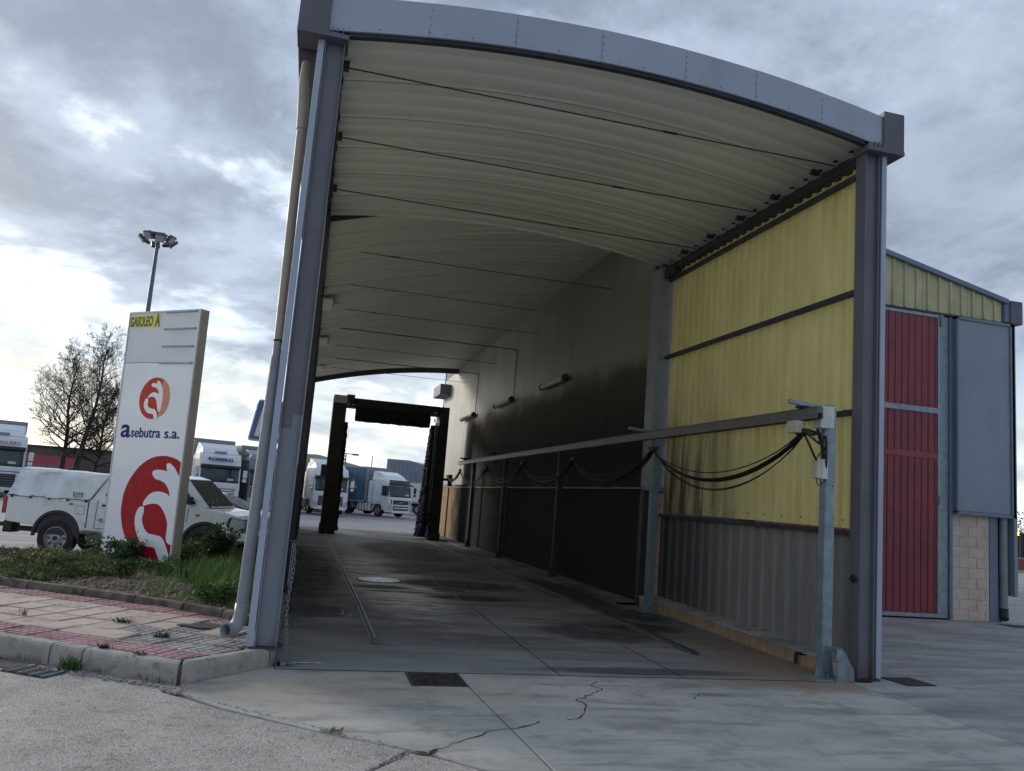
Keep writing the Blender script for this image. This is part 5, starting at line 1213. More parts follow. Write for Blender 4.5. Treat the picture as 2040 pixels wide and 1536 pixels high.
    right = [(2.003,1.534),(1.94,1.60),(1.887,1.647),(1.82,1.70),(1.743,1.74),(1.69,1.765),(1.637,1.772),(1.595,1.762),(1.583,1.734),(1.60,1.68),(1.627,1.639),(1.54,1.652),(1.445,1.656),(1.36,1.655),(1.284,1.645),(1.23,1.632),(1.213,1.607),(1.225,1.575),(1.254,1.548),(1.30,1.52),(1.356,1.502),(1.44,1.495),(1.524,1.48),(1.61,1.45),(1.685,1.399),(1.735,1.355),(1.764,1.305),(1.782,1.262),(1.70,1.295),(1.601,1.311),(1.51,1.318),(1.421,1.314),(1.33,1.30),(1.25,1.274),(1.18,1.235),(1.125,1.185),(1.085,1.145),(1.07,1.11),(1.075,1.08),(1.10,1.066),(1.16,1.085),(1.22,1.10),(1.31,1.118),(1.415,1.123),(1.48,1.12),(1.546,1.102),(1.62,1.06),(1.694,1.004),(1.75,.95),(1.791,.894),(1.815,.85),(1.824,.799),(1.828,.74),(1.825,.683),(1.828,.64),(1.836,.606),(1.865,.57),(1.91,.546),(1.96,.54),(2.014,.542),(2.012,.9)]
    disc = left+[(2.024,.262),(2.012,.9),(2.006,1.4)]
    flat('logo_disc', disc, M['logo_red'], .003)
    flat('logo_hand', hand1, M['sign_white'], .006); flat('logo_hand', right, M['sign_white'], .006)
    # small red wedge between the strokes' ends at the right edge
    flat('logo_wedge', [(2.016,.535),(1.975,.365),(2.02,.36),(2.02,.50)], M['logo_red'], .009)
    # small logo = the same drawing at its own place and size, orange with a lighter right rim
    def small(poly): return [(.517+(s-.441)*.5555, 2.463+(z-.262)*.425) for s,z in poly]
    full = [(.956+.437*math.cos(a)*1.0, 2.807+.345*math.sin(a)) for a in [2*PI*k/48 for k in range(48)]]
    flat('logo_disc', full, M['logo_orange'], .003)
    flat('logo_rim', [(1.15+.245*math.cos(a), 2.80+.29*math.sin(a)) for a in [PI*.5-PI*k/20 for k in range(21)]]+[(1.12,2.7),(1.15,2.95)], M['logo_orange_light'], .005)
    hs1 = [(1.02,2.455),(1.14,2.455),(1.142,2.494),(1.091,2.576),(1.02,2.626),(.95,2.634),(.881,2.644),(.82,2.67),(.799,2.702),(.80,2.735),(.805,2.766),(.79,2.80),(.762,2.812),(.73,2.805),(.709,2.784),(.69,2.75),(.681,2.715),(.695,2.665),(.727,2.626),(.785,2.58),(.859,2.555),(.935,2.552),(.998,2.538),(1.03,2.50)]
    hs2 = [(.993,3.093),(.985,3.07),(1.01,3.042),(.94,3.06),(.867,3.058),(.838,3.045),(.831,3.02),(.87,2.998),(.953,2.985),(1.01,2.967),(1.055,2.933),(1.075,2.905),(1.079,2.872),(1.02,2.897),(.951,2.904),(.89,2.90),(.844,2.88),(.80,2.85),(.778,2.817),(.80,2.81),(.87,2.832),(.947,2.828),(1.0,2.805),(1.044,2.764),(1.07,2.70),(1.096,2.626),(1.13,2.59),(1.178,2.581),(1.20,2.62),(1.207,2.676),(1.215,2.78),(1.21,2.875),(1.18,2.96),(1.129,3.027),(1.08,3.075),(1.038,3.097)]
    flat('logo_hand', hs1, M['sign_white'], .007); flat('logo_hand', hs2, M['sign_white'], .007)
    # foot
    b = MB(); plate(b, [(1.86,-.05),(2.02,-.05),(2.02,.2),(1.86,.2)], -.13, -.03); b.build('foot', M['sign_side'], t)
    b = MB(); plate(b, [(.06,-.05),(.22,-.05),(.22,.2),(.06,.2)], -.13, -.03); b.build('foot', M['sign_side'], t)
totem()

def blue_sign():
    y = 5.2; t = thing('road_sign', 'blue road sign with white border and white letter, half hidden by the downpipe', 'sign', (-.7,y,0))
    cor = [(-.885,2.21),(-.30,2.19),(-.36,2.86),(-.79,2.86)]
    def rnd(c, r, n=5):
        out = []
        for i in range(len(c)):
            p = Vector(c[i]); a = (Vector(c[i-1])-p).normalized(); b_ = (Vector(c[(i+1)%len(c)])-p).normalized()
            for k in range(n+1):
                u = k/n; out.append(tuple(p+a*r*(1-u)**2+b_*r*u**2))
        return out
    b = MB(); b.prism(rnd(cor,.05), y, y+.03, 1); b.build('border', M['sign_white'], t, bevel=.004)
    inn = [(-.862,2.235),(-.325,2.215),(-.375,2.84),(-.775,2.84)]
    b = MB(); b.prism(rnd(inn,.04), y-.004, y+.002, 1); b.build('face', M['sign_blue'], t)
    b = MB(); b.prism([(-.79,2.29),(-.715,2.285),(-.695,2.43),(-.50,2.42),(-.49,2.27),(-.415,2.27),(-.50,2.76),(-.70,2.76)], y-.008, y-.003, 1)
    b.build('letter', M['sign_white'], t)
    b = MB(); b.prism([(-.685,2.51),(-.515,2.50),(-.565,2.68),(-.64,2.68)], y-.011, y-.006, 1); b.build('letter_counter', M['sign_blue'], t)
    b = MB(); b.tube([(-.66,y+.06,.1),(-.60,y+.06,2.8)], .045, 10); b.build('pole', M['flashing'], t, smooth=True)
blue_sign()

# ------------------------------------------------------------------ lorries
def wheel(parent, x, y, r, w, side, z0=0.0, rim='rim', name='wheel', hub=True):
    """axle along local X; side = +1/-1 is the outer face"""
    b = MB(); n = 28
    prof = [(-w/2,r*.60),(-w/2,r*.93),(-w/2+.03,r),(w/2-.03,r),(w/2,r*.93),(w/2,r*.60)]
    rings = [[(x+px, y+pr*math.cos(2*PI*k/n), z0+r+pr*math.sin(2*PI*k/n)) for k in range(n)] for px,pr in prof]
    b.loft(rings, cap=False); ty = b.build(name, M['tyre'], parent, smooth=True)
    b = MB(); o = side*w/2; pr2 = [(-o*.6,r*.60),(o*.95,r*.62),(o*.98,r*.55),(o*.35,r*.50),(o*.25,r*.26),(o*.75,r*.20),(o*.80,.02)]
    b.loft([[(x+px, y+pr*math.cos(2*PI*k/n), z0+r+pr*math.sin(2*PI*k/n)) for k in range(n)] for px,pr in pr2], cap=True); b.build('rim', M[rim], ty, smooth=True)
    if hub:
        b = MB()
        for k in range(8):
            a = 2*PI*k/8; b.obox((x+o*.42, y+r*.38*math.cos(a), z0+r+r*.38*math.sin(a)), .02, r*.13, r*.13, 0, a)
        b.build('rim_hole', M['black_plastic'], ty)
    return ty

def truck(label, loc, rz, cab='truck_white', style='merc', h=3.65, trailer=None, tl=13.0, th=4.0, group='lorries parked in the yard', trz=0.0):
    """local: front face at y=0 looking to -Y, ground at z=0"""
    t = thing('lorry', label, 'lorry', loc, rz, local=True, group=group)
    W = 1.24; hs = h-.62     # top of the cab shell before the deflector
    cp = M[cab]
    # cab shell with sloping screen, tapering in plan towards the front
    prof = [(2.25,.95),(2.25,hs-.02),(1.9,hs+.02),(.75,hs-.0),(.42,hs-.14),(.20,2.60),(.06,1.62),(.0,1.50),(.0,.40),(.35,.36),(.95,.95)]
    b = MB(); rings = []
    for x in (-W,-W+.10,-.6,0,.6,W-.10,W):
        e = (abs(x)/W)**4*.16; rings.append([(x,y+(e if y < .5 else 0)+(.0),z) for y,z in prof])
    b.loft(rings); cabo = b.build('cab', cp, t, bevel=.03)
    # roof deflector
    d0 = hs-.03; b = MB()
    b.loft([[(-W+.14,.62,d0),(W-.14,.62,d0),(W-.16,.66,d0+.03),(-W+.16,.66,d0+.03)],[(-W+.10,1.1,d0),(W-.10,1.1,d0),(W-.22,1.15,d0+.36),(-W+.22,1.15,d0+.36)],[(-W+.03,2.0,d0),(W-.03,2.0,d0),(W-.12,2.0,h),(-W+.12,2.0,h)],[(-W+.03,2.32,d0),(W-.03,2.32,d0),(W-.12,2.32,h),(-W+.12,2.32,h)]]); b.build('roof_deflector', cp, t, bevel=.04)
    # screen
    def scr(z): return .06+(z-1.62)/(2.60-1.62)*.14
    def curved(z0, z1, x1, off, name, m, n=10, par=None):
        b = MB(); f = lambda x: (abs(x)/W)**4*.16
        b.loft([[(x,scr(z0)+f(x)-off,z0),(x,scr(z1)+f(x)-off,z1),(x,scr(z1)+f(x)+.02,z1),(x,scr(z0)+f(x)+.02,z0)] for x in [-x1+2*x1*k/n for k in range(n+1)]])
        return b.build(name, M[m], par or t)
    curved(1.66,2.44,1.13,.012,'windscreen','cab_glass')
    curved(1.60,1.70,1.14,.018,'scuttle','black_plastic')
    if style != 'volvo': curved(2.40,2.56,1.17,.03,'screen_top','black_plastic')
    b = MB(); b.loft([[(x,.02+(abs(x)/W)**4*.16-.10,2.50),(x,.02+(abs(x)/W)**4*.16-.06,2.64),(x,.24+(abs(x)/W)**4*.16,2.66),(x,.24+(abs(x)/W)**4*.16,2.60)] for x in [-1.18+2.36*k/10 for k in range(11)]]); b.build('sun_visor', M['black_plastic'], t, bevel=.01)
    if style == 'volvo':
        b = MB(); b.loft([[(x,.20+(abs(x)/W)**4*.16-.02,2.68),(x,.30+(abs(x)/W)**4*.16-.02,2.92),(x,.40,2.92),(x,.40,2.68)] for x in [-1.05+2.10*k/10 for k in range(11)]]); b.build('roof_window', M['cab_glass'], t)
    if style in ('merc','daf','plain'):
        b = MB(); b.box(-.36,.60,hs+.02,.36,1.0,hs+.14); b.build('roof_hatch', M['trailer_grey'], t, bevel=.02)
    # dashboard papers and wipers behind/over the glass
    for x in (-.75,-.1):
        b = MB(); b.tube([(x,.03,1.68),(x+.5,.055,1.78)], .012, 5); b.build('wiper', M['black_plastic'], t)
    b = MB(); b.obox((.62,.065,1.80),.36,.012,.12); b.build('screen_sign', M['plastic_white'], t)
    b = MB(); b.obox((-.72,.16,2.30),.10,.02,.12); b.build('screen_device', M['black_plastic'], t)
    # grille
    gm = 'black_plastic'
    def bow(x): return (abs(x)/W)**4*.16
    def band(x1, z0, z1, off, name, m, zc=0.0, par=None):
        b = MB(); n = 8
        b.loft([[(x,bow(x)-off,z0-zc*(1-abs(x)/x1)),(x,bow(x)-off,z1-zc*(1-abs(x)/x1)),(x,bow(x)+.02,z1-zc*(1-abs(x)/x1)),(x,bow(x)+.02,z0-zc*(1-abs(x)/x1))] for x in [-x1+2*x1*k/n for k in range(n+1)]]); return b.build(name, M[m], par or t)
    if style == 'merc':
        for k in range(4): band(.92 if k else .98, 1.20-.135*k, 1.245-.135*k, .008, 'grille_slot', 'black_plastic', zc=.05*(k/3))
        b = MB(); b.tube([(0,-.03,1.06),(0,.01,1.06)], .17, 20); bd = b.build('badge', M['print_black'], t)
        b = MB()
        for k in range(3): a = PI/2+k*2*PI/3; b.obox((.075*math.cos(a),-.035,1.06+.075*math.sin(a)),.15,.01,.022,0,0,-a)
        b.build('badge_star', M['badge_chrome'], bd)
        b = MB(); b.tube([(.16*math.cos(2*PI*k/20),-.035,1.06+.16*math.sin(2*PI*k/20)) for k in range(21)], .010, 5, cap=False); b.build('badge_ring', M['badge_chrome'], bd)
        for s in (-1,1):
            b = MB(); b.prism([(s*.70,.62),(s*1.0,.80),(s*1.19,.86),(s*1.20,.55),(s*.95,.48),(s*.78,.50)], .04, .12+.0, 1); b.build('headlight', M['lamp_glass'], t, bevel=.01)
        band(.66,.42,.56,.01,'bumper_intake','black_plastic'); band(1.15,.40,.43,.02,'bumper_lip','trailer_grey')
    elif style == 'volvo':
        band(.80,1.02,1.36,.008,'grille','black_plastic'); band(.82,.985,1.02,.02,'grille_frame',cab); band(.82,1.36,1.39,.02,'grille_frame',cab)
        band(.78,.56,.90,.010,'grille','black_plastic'); band(.70,.70,.79,.02,'grille_frame',cab)
        b = MB(); b.obox((.0,-.02,1.19),1.3,.012,.018,0,0,-.16); b.build('badge_bar', M['badge_chrome'], t)
        b = MB(); b.tube([(.0,-.03,1.19),(0,-.01,1.19)], .055, 14); b.build('badge', M['badge_chrome'], t)
        b = MB(); b.tube([(-.55,-.03,1.21),(-.55,.0,1.21)], .13, 16); b.build('round_plate', M['leaf_mid'], t)
        for s in (-1,1):
            b = MB(); b.prism([(s*.88,.62),(s*.90,1.0),(s*1.16,1.10),(s*1.22,.85),(s*1.16,.55),(s*.95,.52)], .05, .16, 1); b.build('headlight', M['lamp_glass'], t, bevel=.01)
            b = MB(); b.box(s*.93-.09*(s<0)-.0,.06,1.05,s*.93+.09*(s>0)+.0,.16,1.40); b.build('corner_vent', M['black_plastic'], t)
        band(.9,.36,.50,.03,'bumper',cab)
    elif style == 'daf':
        band(.86,.62,1.28,.006,'grille','black_plastic')
        for k in range(4): band(.80,.70+.15*k,.73+.15*k,.02,'grille_bar','badge_chrome',zc=.03)
        for s in (-1,1):
            b = MB(); b.prism([(s*.80,.60),(s*.86,.85),(s*1.18,.95),(s*1.21,.70),(s*1.08,.55)], .05, .15, 1); b.build('headlight', M['lamp_glass'], t, bevel=.01)
        band(1.1,.36,.52,.03,'bumper',cab); b = MB(); b.obox((0,.40,hs-.12),.28,.03,.22,PI/4*0,.0,PI/4); b.build('roof_logo', M['sign_blue'], t)
    else:   # plain, dark louvred grille
        band(.88,.50,1.20,.006,'grille','black_plastic')
        for k in range(5): band(.84,.58+.13*k,.60+.13*k,.02,'grille_bar','trailer_grey')
        band(1.12,1.30,1.34,.01,'trim_line','letter_navy')
        for s in (-1,1):
            b = MB(); b.prism([(s*.92,.55),(s*.92,.78),(s*1.18,.82),(s*1.2,.58)], .05, .15, 1); b.build('headlight', M['lamp_glass'], t, bevel=.01)
        band(1.1,.34,.46,.03,'bumper',cab)
    for s in (-1,1):
        # side window, door line, mirror, step, wheel arch
        b = MB(); b.prism([(.30,1.72),(.42,2.44),(.98,2.44),(1.02,1.66),(.5,1.62)], s*(W+.001), s*(W+.014), 0); b.build('side_window', M['cab_glass'], t)
        b = MB(); b.box(s*W-.004,1.10,.9,s*W+.012*s+.0 if s>0 else s*W+.004,1.115,2.5) if s > 0 else b.box(-W-.008,1.10,.9,-W+.004,1.115,2.5); b.build('door_seam', M['black_plastic'], t)
        b = MB(); b.box(*(sorted((s*(W+.10),s*(W+.34)))[0],.02,1.95,sorted((s*(W+.10),s*(W+.34)))[1],.14,2.42)); mr = b.build('mirror', M[cab if style != 'volvo' else 'black_plastic'], t, bevel=.03)
        b = MB(); b.box(*(sorted((s*(W+.10),s*(W+.32)))[0],.02,1.70,sorted((s*(W+.10),s*(W+.32)))[1],.13,1.90)); b.build('mirror_lower', M[cab if style != 'volvo' else 'black_plastic'], mr, bevel=.03)
        b = MB(); b.tube([(s*W,.25,2.5),(s*(W+.2),.08,2.46),(s*(W+.2),.08,1.72),(s*W,.2,1.66)], .018, 5); b.build('mirror_arm', M['black_plastic'], mr)
        b = MB(); n = 10; b.loft([[(s*(W-.30),1.38+.60*math.cos(a),.52+.60*math.sin(a)),(s*(W+.0),1.38+.60*math.cos(a),.52+.60*math.sin(a)),(s*(W+.0),1.38+.54*math.cos(a),.52+.54*math.sin(a)),(s*(W-.30),1.38+.54*math.cos(a),.52+.54*math.sin(a))] for a in [PI*k/n for k in range(n+1)]]); b.build('mudguard', M[cab if style == 'volvo' else 'trailer_grey'], t)
        wheel(t, s*1.06, 1.38, .50, .30, s)
        wheel(t, s*1.0, 5.1, .50, .48, s)
        b = MB(); b.box(*(sorted((s*.55,s*1.18))[0],2.35,.34,sorted((s*.55,s*1.18))[1],4.0,1.0)); tk = b.build('fuel_tank', M['truck_white'] if style == 'volvo' else M['trailer_grey'], t, bevel=.08)
        if style == 'volvo':
            for k in range(4):
                b = MB(); b.box(*(sorted((s*.5,s*1.20))[0],2.62+.36*k,.32,sorted((s*.5,s*1.20))[1],2.66+.36*k,1.02)); b.build('tank_seam', M['black_plastic'], tk)
        b = MB(); n = 8; b.loft([[(s*(.75),5.1+.60*math.cos(a),.52+.58*math.sin(a)),(s*1.24,5.1+.60*math.cos(a),.52+.58*math.sin(a)),(s*1.24,5.1+.56*math.cos(a),.52+.54*math.sin(a)),(s*.75,5.1+.56*math.cos(a),.52+.54*math.sin(a))] for a in [PI*k/n for k in range(n+1)]]); b.build('mudguard', M['trailer_grey'], t)
        b = MB(); b.prism([(2.0,1.0),(2.0,hs-.05),(2.62,hs-.2),(2.62,1.05)], s*(W-.05), s*(W+.0), 0); b.build('side_deflector', cp, t)
    b = MB(); b.box(-.42,2.2,.62,.42,6.2,.92); b.build('chassis', M['black_plastic'], t)
    b = MB(); b.box(-1.0,.5,.30,1.0,2.2,.55); b.build('underbody', M['black_plastic'], t)
    if trailer:
        y0 = 2.95; tr = thing('trailer', None, None, parent=t); 
        b = MB(); b.box(-1.26,y0,1.14,1.26,y0+tl,th-.10); tb = b.build('curtain_body', M[trailer], tr, bevel=.02)
        b = MB(); b.box(-1.27,y0-.03,1.10,1.27,y0+.08,th); b.box(-1.27,y0-.02,th-.12,1.27,y0+tl,th+.0); b.build('frame', M['trailer_grey'], tr, bevel=.01)
        b = MB(); b.box(-1.275,y0+.1,.98,1.275,y0+tl,1.14); b.build('side_rail', M['trailer_grey'], tr)
        for k in range(8):
            b = MB(); b.box(-1.0+.25*k,y0-.045,1.2,-.985+.25*k,y0-.028,th-.2); b.build('headboard_rib', M['trailer_dark'], tr)
        b = MB(); b.box(-.5,y0+.6,.70,.5,y0+tl,.98); b.build('chassis', M['black_plastic'], tr)
        for s in (-1,1):
            for k in range(3): wheel(tr, s*1.03, y0+8.2+1.31*k, .50, .40, s, hub=False)
            b = MB()
            for k in range(16): b.box(*(sorted((s*1.262,s*1.268))[0],y0+.3+.8*k,1.2,sorted((s*1.262,s*1.268))[1],y0+.32+.8*k,th-.2))
            b.build('curtain_folds', M['trailer_dark'], tr)
    return t
def sign_text(t, body, size, org, ex, ez, m, fit, bold=.004, name='lettering', **kw):
    b = MB(); text_on(b, body, size, org, ex, ez, bold=bold, fit=fit, depth=.004, **kw); return b.build(name, M[m], t)

t = truck('white lorry parked at the left picture edge with maroon lettering over its windscreen', (-15.75,39.75,-.36), R(21), style='plain', h=3.86, trailer='trailer_grey', th=4.12)
sign_text(t, '-HIGUERO', .25, (-.30,.02,2.74), (1,0,0), (0,.17,1), 'letter_red', 1.22, bold=.008)
t = truck('white lorry with ROMERAL lettering and round star badge', (-5.05,44.0,-.40), R(17), style='merc', h=3.98, trailer='trailer_grey', th=4.28)
sign_text(t, 'ROMERAL', .25, (-.78,.145,2.90), (1,0,0), (0,.45,1), 'letter_navy', 1.55, bold=.012)
sign_text(t, '95', .22, (-1.262,1.0,1.40), (0,-1,0), (0,0,1), 'letter_navy', .26)
truck('silver grey lorry parked close beside the lettered white lorry', (-2.3,46.2,-.46), R(17), cab='truck_silver', style='merc', h=3.90, trailer='trailer_dark', th=4.2)
truck('white lorry with louvred grille, cut by the left leg of the wash gantry', (1.82,49.2,-.50), R(14), style='daf', h=3.82)
truck('white lorry glimpsed just right of the left gantry leg', (1.55,57.2,-.63), R(10), style='daf', h=3.82, trailer='trailer_grey', th=3.9)
t = truck('white lorry with blue curtain trailer seen through the wash gantry', (7.5,56.0,-.62), R(36), style='volvo', h=3.55, trailer='trailer_blue', th=3.85)
sign_text(t, 'S.A.', .95, (-1.275,5.55,2.1), (0,-1,0), (0,0,1), 'letter_yellow', 1.5, bold=.05)

def white_trailer():
    t = thing('parked_trailer', 'plain white box trailer parked behind the lorry at the right', 'trailer', (13.6,74.5,gz(74.5)), R(70), local=True)
    b = MB(); b.box(-1.25,0,1.25,1.25,11,3.3); b.build('box_body', M['car_white'], t, bevel=.03)
    b = MB(); b.box(-1.27,-.02,3.2,1.27,11.02,3.36); b.box(-1.26,-.01,1.12,1.26,11.01,1.25); b.build('frame', M['trailer_grey'], t)
    b = MB(); b.box(-.5,.3,.8,.5,10.8,1.12); b.build('chassis', M['black_plastic'], t)
    for s in (-1,1):
        for y in (2.0,8.0,9.3): wheel(t, s*1.0, y, .5, .35, s, hub=False)
    for s in (-1,1):
        b = MB(); b.box(s*1.0-.05,3.4,.15,s*1.0+.05,3.5,1.0); b.build('landing_leg', M['galv'], t)
white_trailer()

# ------------------------------------------------------------------ pickup and two cars behind it
def pickup():
    # local frame: rear at x=0, front at x=4.9; near side at y=0 (towards camera), far side y=1.72
    ang = math.atan2(-.2396,.9709); 
    t = thing('pickup_truck', 'dusty white pickup with a white canvas cover over its bed behind the price sign', 'pickup', (-4.78-1.18*math.cos(ang)+.06*math.sin(ang),10.85-1.18*math.sin(ang)-.1,-.285), ang, local=True)
    W = 1.72; RW, FW = 1.16, 4.22; r = .385
    ZU = .20
    def arch(cx, rr, n=10, a0=PI, a1=0): return [(cx+rr*math.cos(a0+(a1-a0)*k/n), .26+rr*math.sin(a0+(a1-a0)*k/n)) for k in range(n+1)]
    def lift(b):
        b.v = [(x,y,z+ZU) for x,y,z in b.v]; return b
    # lower body with wheel openings
    def side_poly(top): 
        return top+[(4.94,.42),(4.70,.38)]+[(x,z) for x,z in arch(FW,.44)[::-1]]+[(3.72,.38),(1.68,.38)]+[(x,z) for x,z in arch(RW,.44)[::-1]]+[(.66,.42),(.10,.46),(.06,.60)]
    bed = [(.04,1.0),(1.95,1.02)]; 
    body = side_poly([(.04,.99),(1.74,1.01),(1.80,1.02),(3.7,1.02),(4.05,1.03),(4.55,.98),(4.85,.91),(4.96,.80),(4.98,.60)])
    b = MB(); n = len(body)
    for_y = [(0.05,.0),(0,.03),(0,W-.03),(.05,W)]
    rings = [[(x,y,z) for x,z in body] for y in (.0,.0)]
    b.prism(body, 0.0, W, 1); bo = lift(b).build('body', M['car_white'], t, bevel=.035)
    # inner black wheel wells
    for cx in (RW,FW):
        b = MB(); b.prism([(x,z) for x,z in arch(cx,.43)], .02, W-.02, 1); lift(b).build('wheel_well', M['black_plastic'], t)
        for yy,s in ((-.012,1),(W-.03,-1)):
            b = MB(); n = 16; b.loft([[(cx+.50*math.cos(a),yy-.03*s*0,.26+.50*math.sin(a)),(cx+.50*math.cos(a),yy+.05,.26+.50*math.sin(a)),(cx+.435*math.cos(a),yy+.05,.26+.435*math.sin(a)),(cx+.435*math.cos(a),yy-.0,.26+.435*math.sin(a))] for a in [-.12+(PI+.24)*k/n for k in range(n+1)]])
            lift(b).build('wheel_flare', M['black_plastic'], t, bevel=.008)
    def pw(cx, y, s):
        b = MB(); n = 32; w = .22; prof = [(-w/2,r*.62),(-w/2,r*.92),(-w/2+.03,r),(w/2-.03,r),(w/2,r*.92),(w/2,r*.62)]
        b.loft([[(cx+pr*math.cos(2*PI*k/n), y+py, r+pr*math.sin(2*PI*k/n)) for k in range(n)] for py,pr in prof], cap=False); wh = b.build('wheel', M['tyre'], t, smooth=True)
        b = MB(); b.loft([[(cx+pr*math.cos(2*PI*k/n), y+s*py, r+pr*math.sin(2*PI*k/n)) for k in range(n)] for py,pr in ((-.05,r*.62),(.10,r*.64),(.105,r*.58),(.055,r*.54),(.06,r*.30),(.09,r*.24),(.10,.02))]); b.build('rim', M['rim'], wh, smooth=True)
        b = MB()
        for k in range(8): a = 2*PI*k/8; b.obox((cx+r*.42*math.cos(a), y+s*.062, r+r*.42*math.sin(a)), .055,.012,.04,0,0,-a)
        b.build('rim_hole', M['black_plastic'], wh)
        b = MB(); b.tube([(cx,y+s*.09,r),(cx,y+s*.125,r)], .045, 12); b.build('hub_cap', M['black_plastic'], wh)
    for cx in (RW,FW): pw(cx,.12,-1); pw(cx,W-.12,1)
    # cab greenhouse
    cab = [(1.98,1.0),(2.06,1.50),(2.18,1.62),(2.75,1.64),(2.98,1.60),(3.62,1.04)]
    b = MB(); b.loft([[(x,.02,z) for x,z in [(1.78,1.0),(4.24,1.02)]]+[(3.66,.18,1.60),(3.42,.19,1.655),(2.12,.19,1.64),(2.02,.17,1.55)],
                      [(x,W-.02,z) for x,z in [(1.78,1.0),(4.24,1.02)]]+[(3.66,W-.18,1.60),(3.42,W-.19,1.655),(2.12,W-.19,1.64),(2.02,W-.17,1.55)]]); lift(b).build('cab', M['car_white'], t, bevel=.03)
    # glass: side, windscreen
    def side_pt(x, z): return (x, .02+(z-1.0)/.655*.17-.034, z)
    b = MB(); q = [(2.50,1.07),(2.54,1.54),(3.50,1.54),(3.96,1.10)]; b.add([side_pt(*p) for p in q], [(0,1,2,3)]); lift(b).build('side_window', M['car_glass'], t, solid=.006)
    b = MB(); q = [(2.06,1.12),(2.16,1.53),(2.40,1.54),(2.37,1.08)]; b.add([side_pt(*p) for p in q], [(0,1,2,3)]); lift(b).build('side_window', M['car_glass'], t, solid=.006)
    b = MB(); b.add([(4.19,.12,1.06),(3.68,.24,1.57),(3.68,W-.24,1.57),(4.19,W-.12,1.06)], [(0,1,2,3)]); b.v = [(x+.012,y,z+.012) for x,y,z in b.v]; lift(b).build('windscreen', M['screen_glass'], t, solid=.008)
    b = MB(); b.tube([(4.22,.5,1.05),(4.04,.9,1.24)], .010, 5); b.tube([(4.22,.12,1.06),(3.86,.10,1.10)], .012, 5); b.tube([(4.24,.12,1.05),(4.10,.6,1.17)], .010, 5); lift(b).build('wiper', M['black_plastic'], t)
    # seams, handle, fuel flap
    for x in (1.745,):
        b = MB(); b.box(x,-.004,.44,x+.022,.02,1.02); lift(b).build('bed_gap', M['black_plastic'], t)
    for poly in ([(1.92,.45),(1.932,.45),(1.945,1.02),(1.933,1.02)],[(3.80,.70),(3.812,.70),(3.83,1.0),(3.818,1.0)]):
        b = MB(); b.prism(poly, -.003, .01, 1); lift(b).build('door_seam', M['black_plastic'], t)
    b = MB(); b.box(1.96,-.003,.44,3.70,.01,.452); lift(b).build('door_seam', M['black_plastic'], t)
    b = MB(); b.box(2.04,-.02,.90,2.20,.0,.945); lift(b).build('door_handle', M['black_plastic'], t, bevel=.008)
    b = MB(); b.prism([(1.50,.72),(1.68,.72),(1.68,.87),(1.50,.87)], -.004, .0, 1); ff = lift(b).build('fuel_flap', M['car_white'], t)
    for a in ((1.495,.715,1.50,.875),(1.68,.715,1.685,.875),(1.495,.71,1.685,.715),(1.495,.875,1.685,.88)):
        b = MB(); b.box(a[0],-.005,a[1],a[2],.002,a[3]); lift(b).build('flap_seam', M['black_plastic'], ff)
    b = MB(); b.box(1.36,-.02,.885,1.43,.0,.925); lift(b).build('side_marker', M['indicator'], t, bevel=.006)
    b = MB(); b.box(3.98,-.016,.85,4.07,.0,.895); lift(b).build('side_marker', M['indicator'], t, bevel=.006)
    sign_text(t, '4x4', .12, (1.98,-.006,.78), (1,0,0), (0,0,1), 'trailer_grey', .30)
    b = MB(); b.box(2.0,.02,.34,3.7,.10,.40); lift(b).build('side_step', M['galv'], t, bevel=.01)
    # tail lamp, head lamp with trim, bumpers
    b = MB(); b.box(-.012,-.006,.62,.085,.10,.97); lift(b).build('tail_light', M['tail_red'], t, bevel=.012)
    b = MB(); b.box(-.012,W-.10,.62,.06,W+.006,.97); lift(b).build('tail_light', M['tail_red'], t, bevel=.012)
    for y0,y1 in ((-.008,.42),(W-.42,W+.008)):
        b = MB(); b.prism([(4.600,.74),(4.660,.86),(4.720,.90),(5.000,.86),(5.020,.62),(4.740,.62)], y0, y1, 1); fr = lift(b).build('headlight_surround', M['galv'], t, bevel=.02)
        b = MB(); b.prism([(4.680,.74),(4.730,.85),(5.015,.82),(5.025,.66),(4.760,.65)], y0-.006, y1+.006, 1); h = lift(b).build('headlight', M['lamp_glass'], t, bevel=.015)
        b = MB(); b.prism([(4.650,.70),(4.700,.87),(4.740,.88),(4.700,.72),(4.760,.635),(4.720,.63)], y0-.010, y1+.010, 1); lift(b).build('headlight_gasket', M['black_plastic'], fr)
    b = MB(); b.prism([(4.680,.42),(4.680,.58),(5.050,.58),(5.120,.50),(5.080,.40)], -.01, W+.01, 1); lift(b).build('front_bumper', M['car_white'], t, bevel=.03)
    b = MB(); b.box(-.10,.3,.40,.06,W-.3,.52); lift(b).build('rear_bumper', M['black_plastic'], t, bevel=.02)
    b = MB(); b.box(.0,.30,.26,.60,.42,.36); b.box(-.06,.2,.22,.12,.5,.46); lift(b).build('tow_frame', M['rust_plate'], t, bevel=.01)
    b = MB(); b.tube([(-.05,.5,.32),(-.16,.5,.36),(-.24,.5,.36)], .03, 8); b.tube([(-.24,.5,.36),(-.31,.5,.36)], .045, 10); lift(b).build('tow_bar', M['rust_plate'], t, smooth=True)
    b = MB(); b.box(1.60,.05,.12,1.63,.28,.50); lift(b).build('mud_flap', M['black_plastic'], t)
    b = MB(); b.box(3.80,-.14,1.08,3.90,.02,1.24); lift(b).build('mirror', M['black_plastic'], t, bevel=.02)
    # canvas cover with sags between its hoops and a rope line of hooks
    b = MB(); nx = 40; ny = 22; vs = []
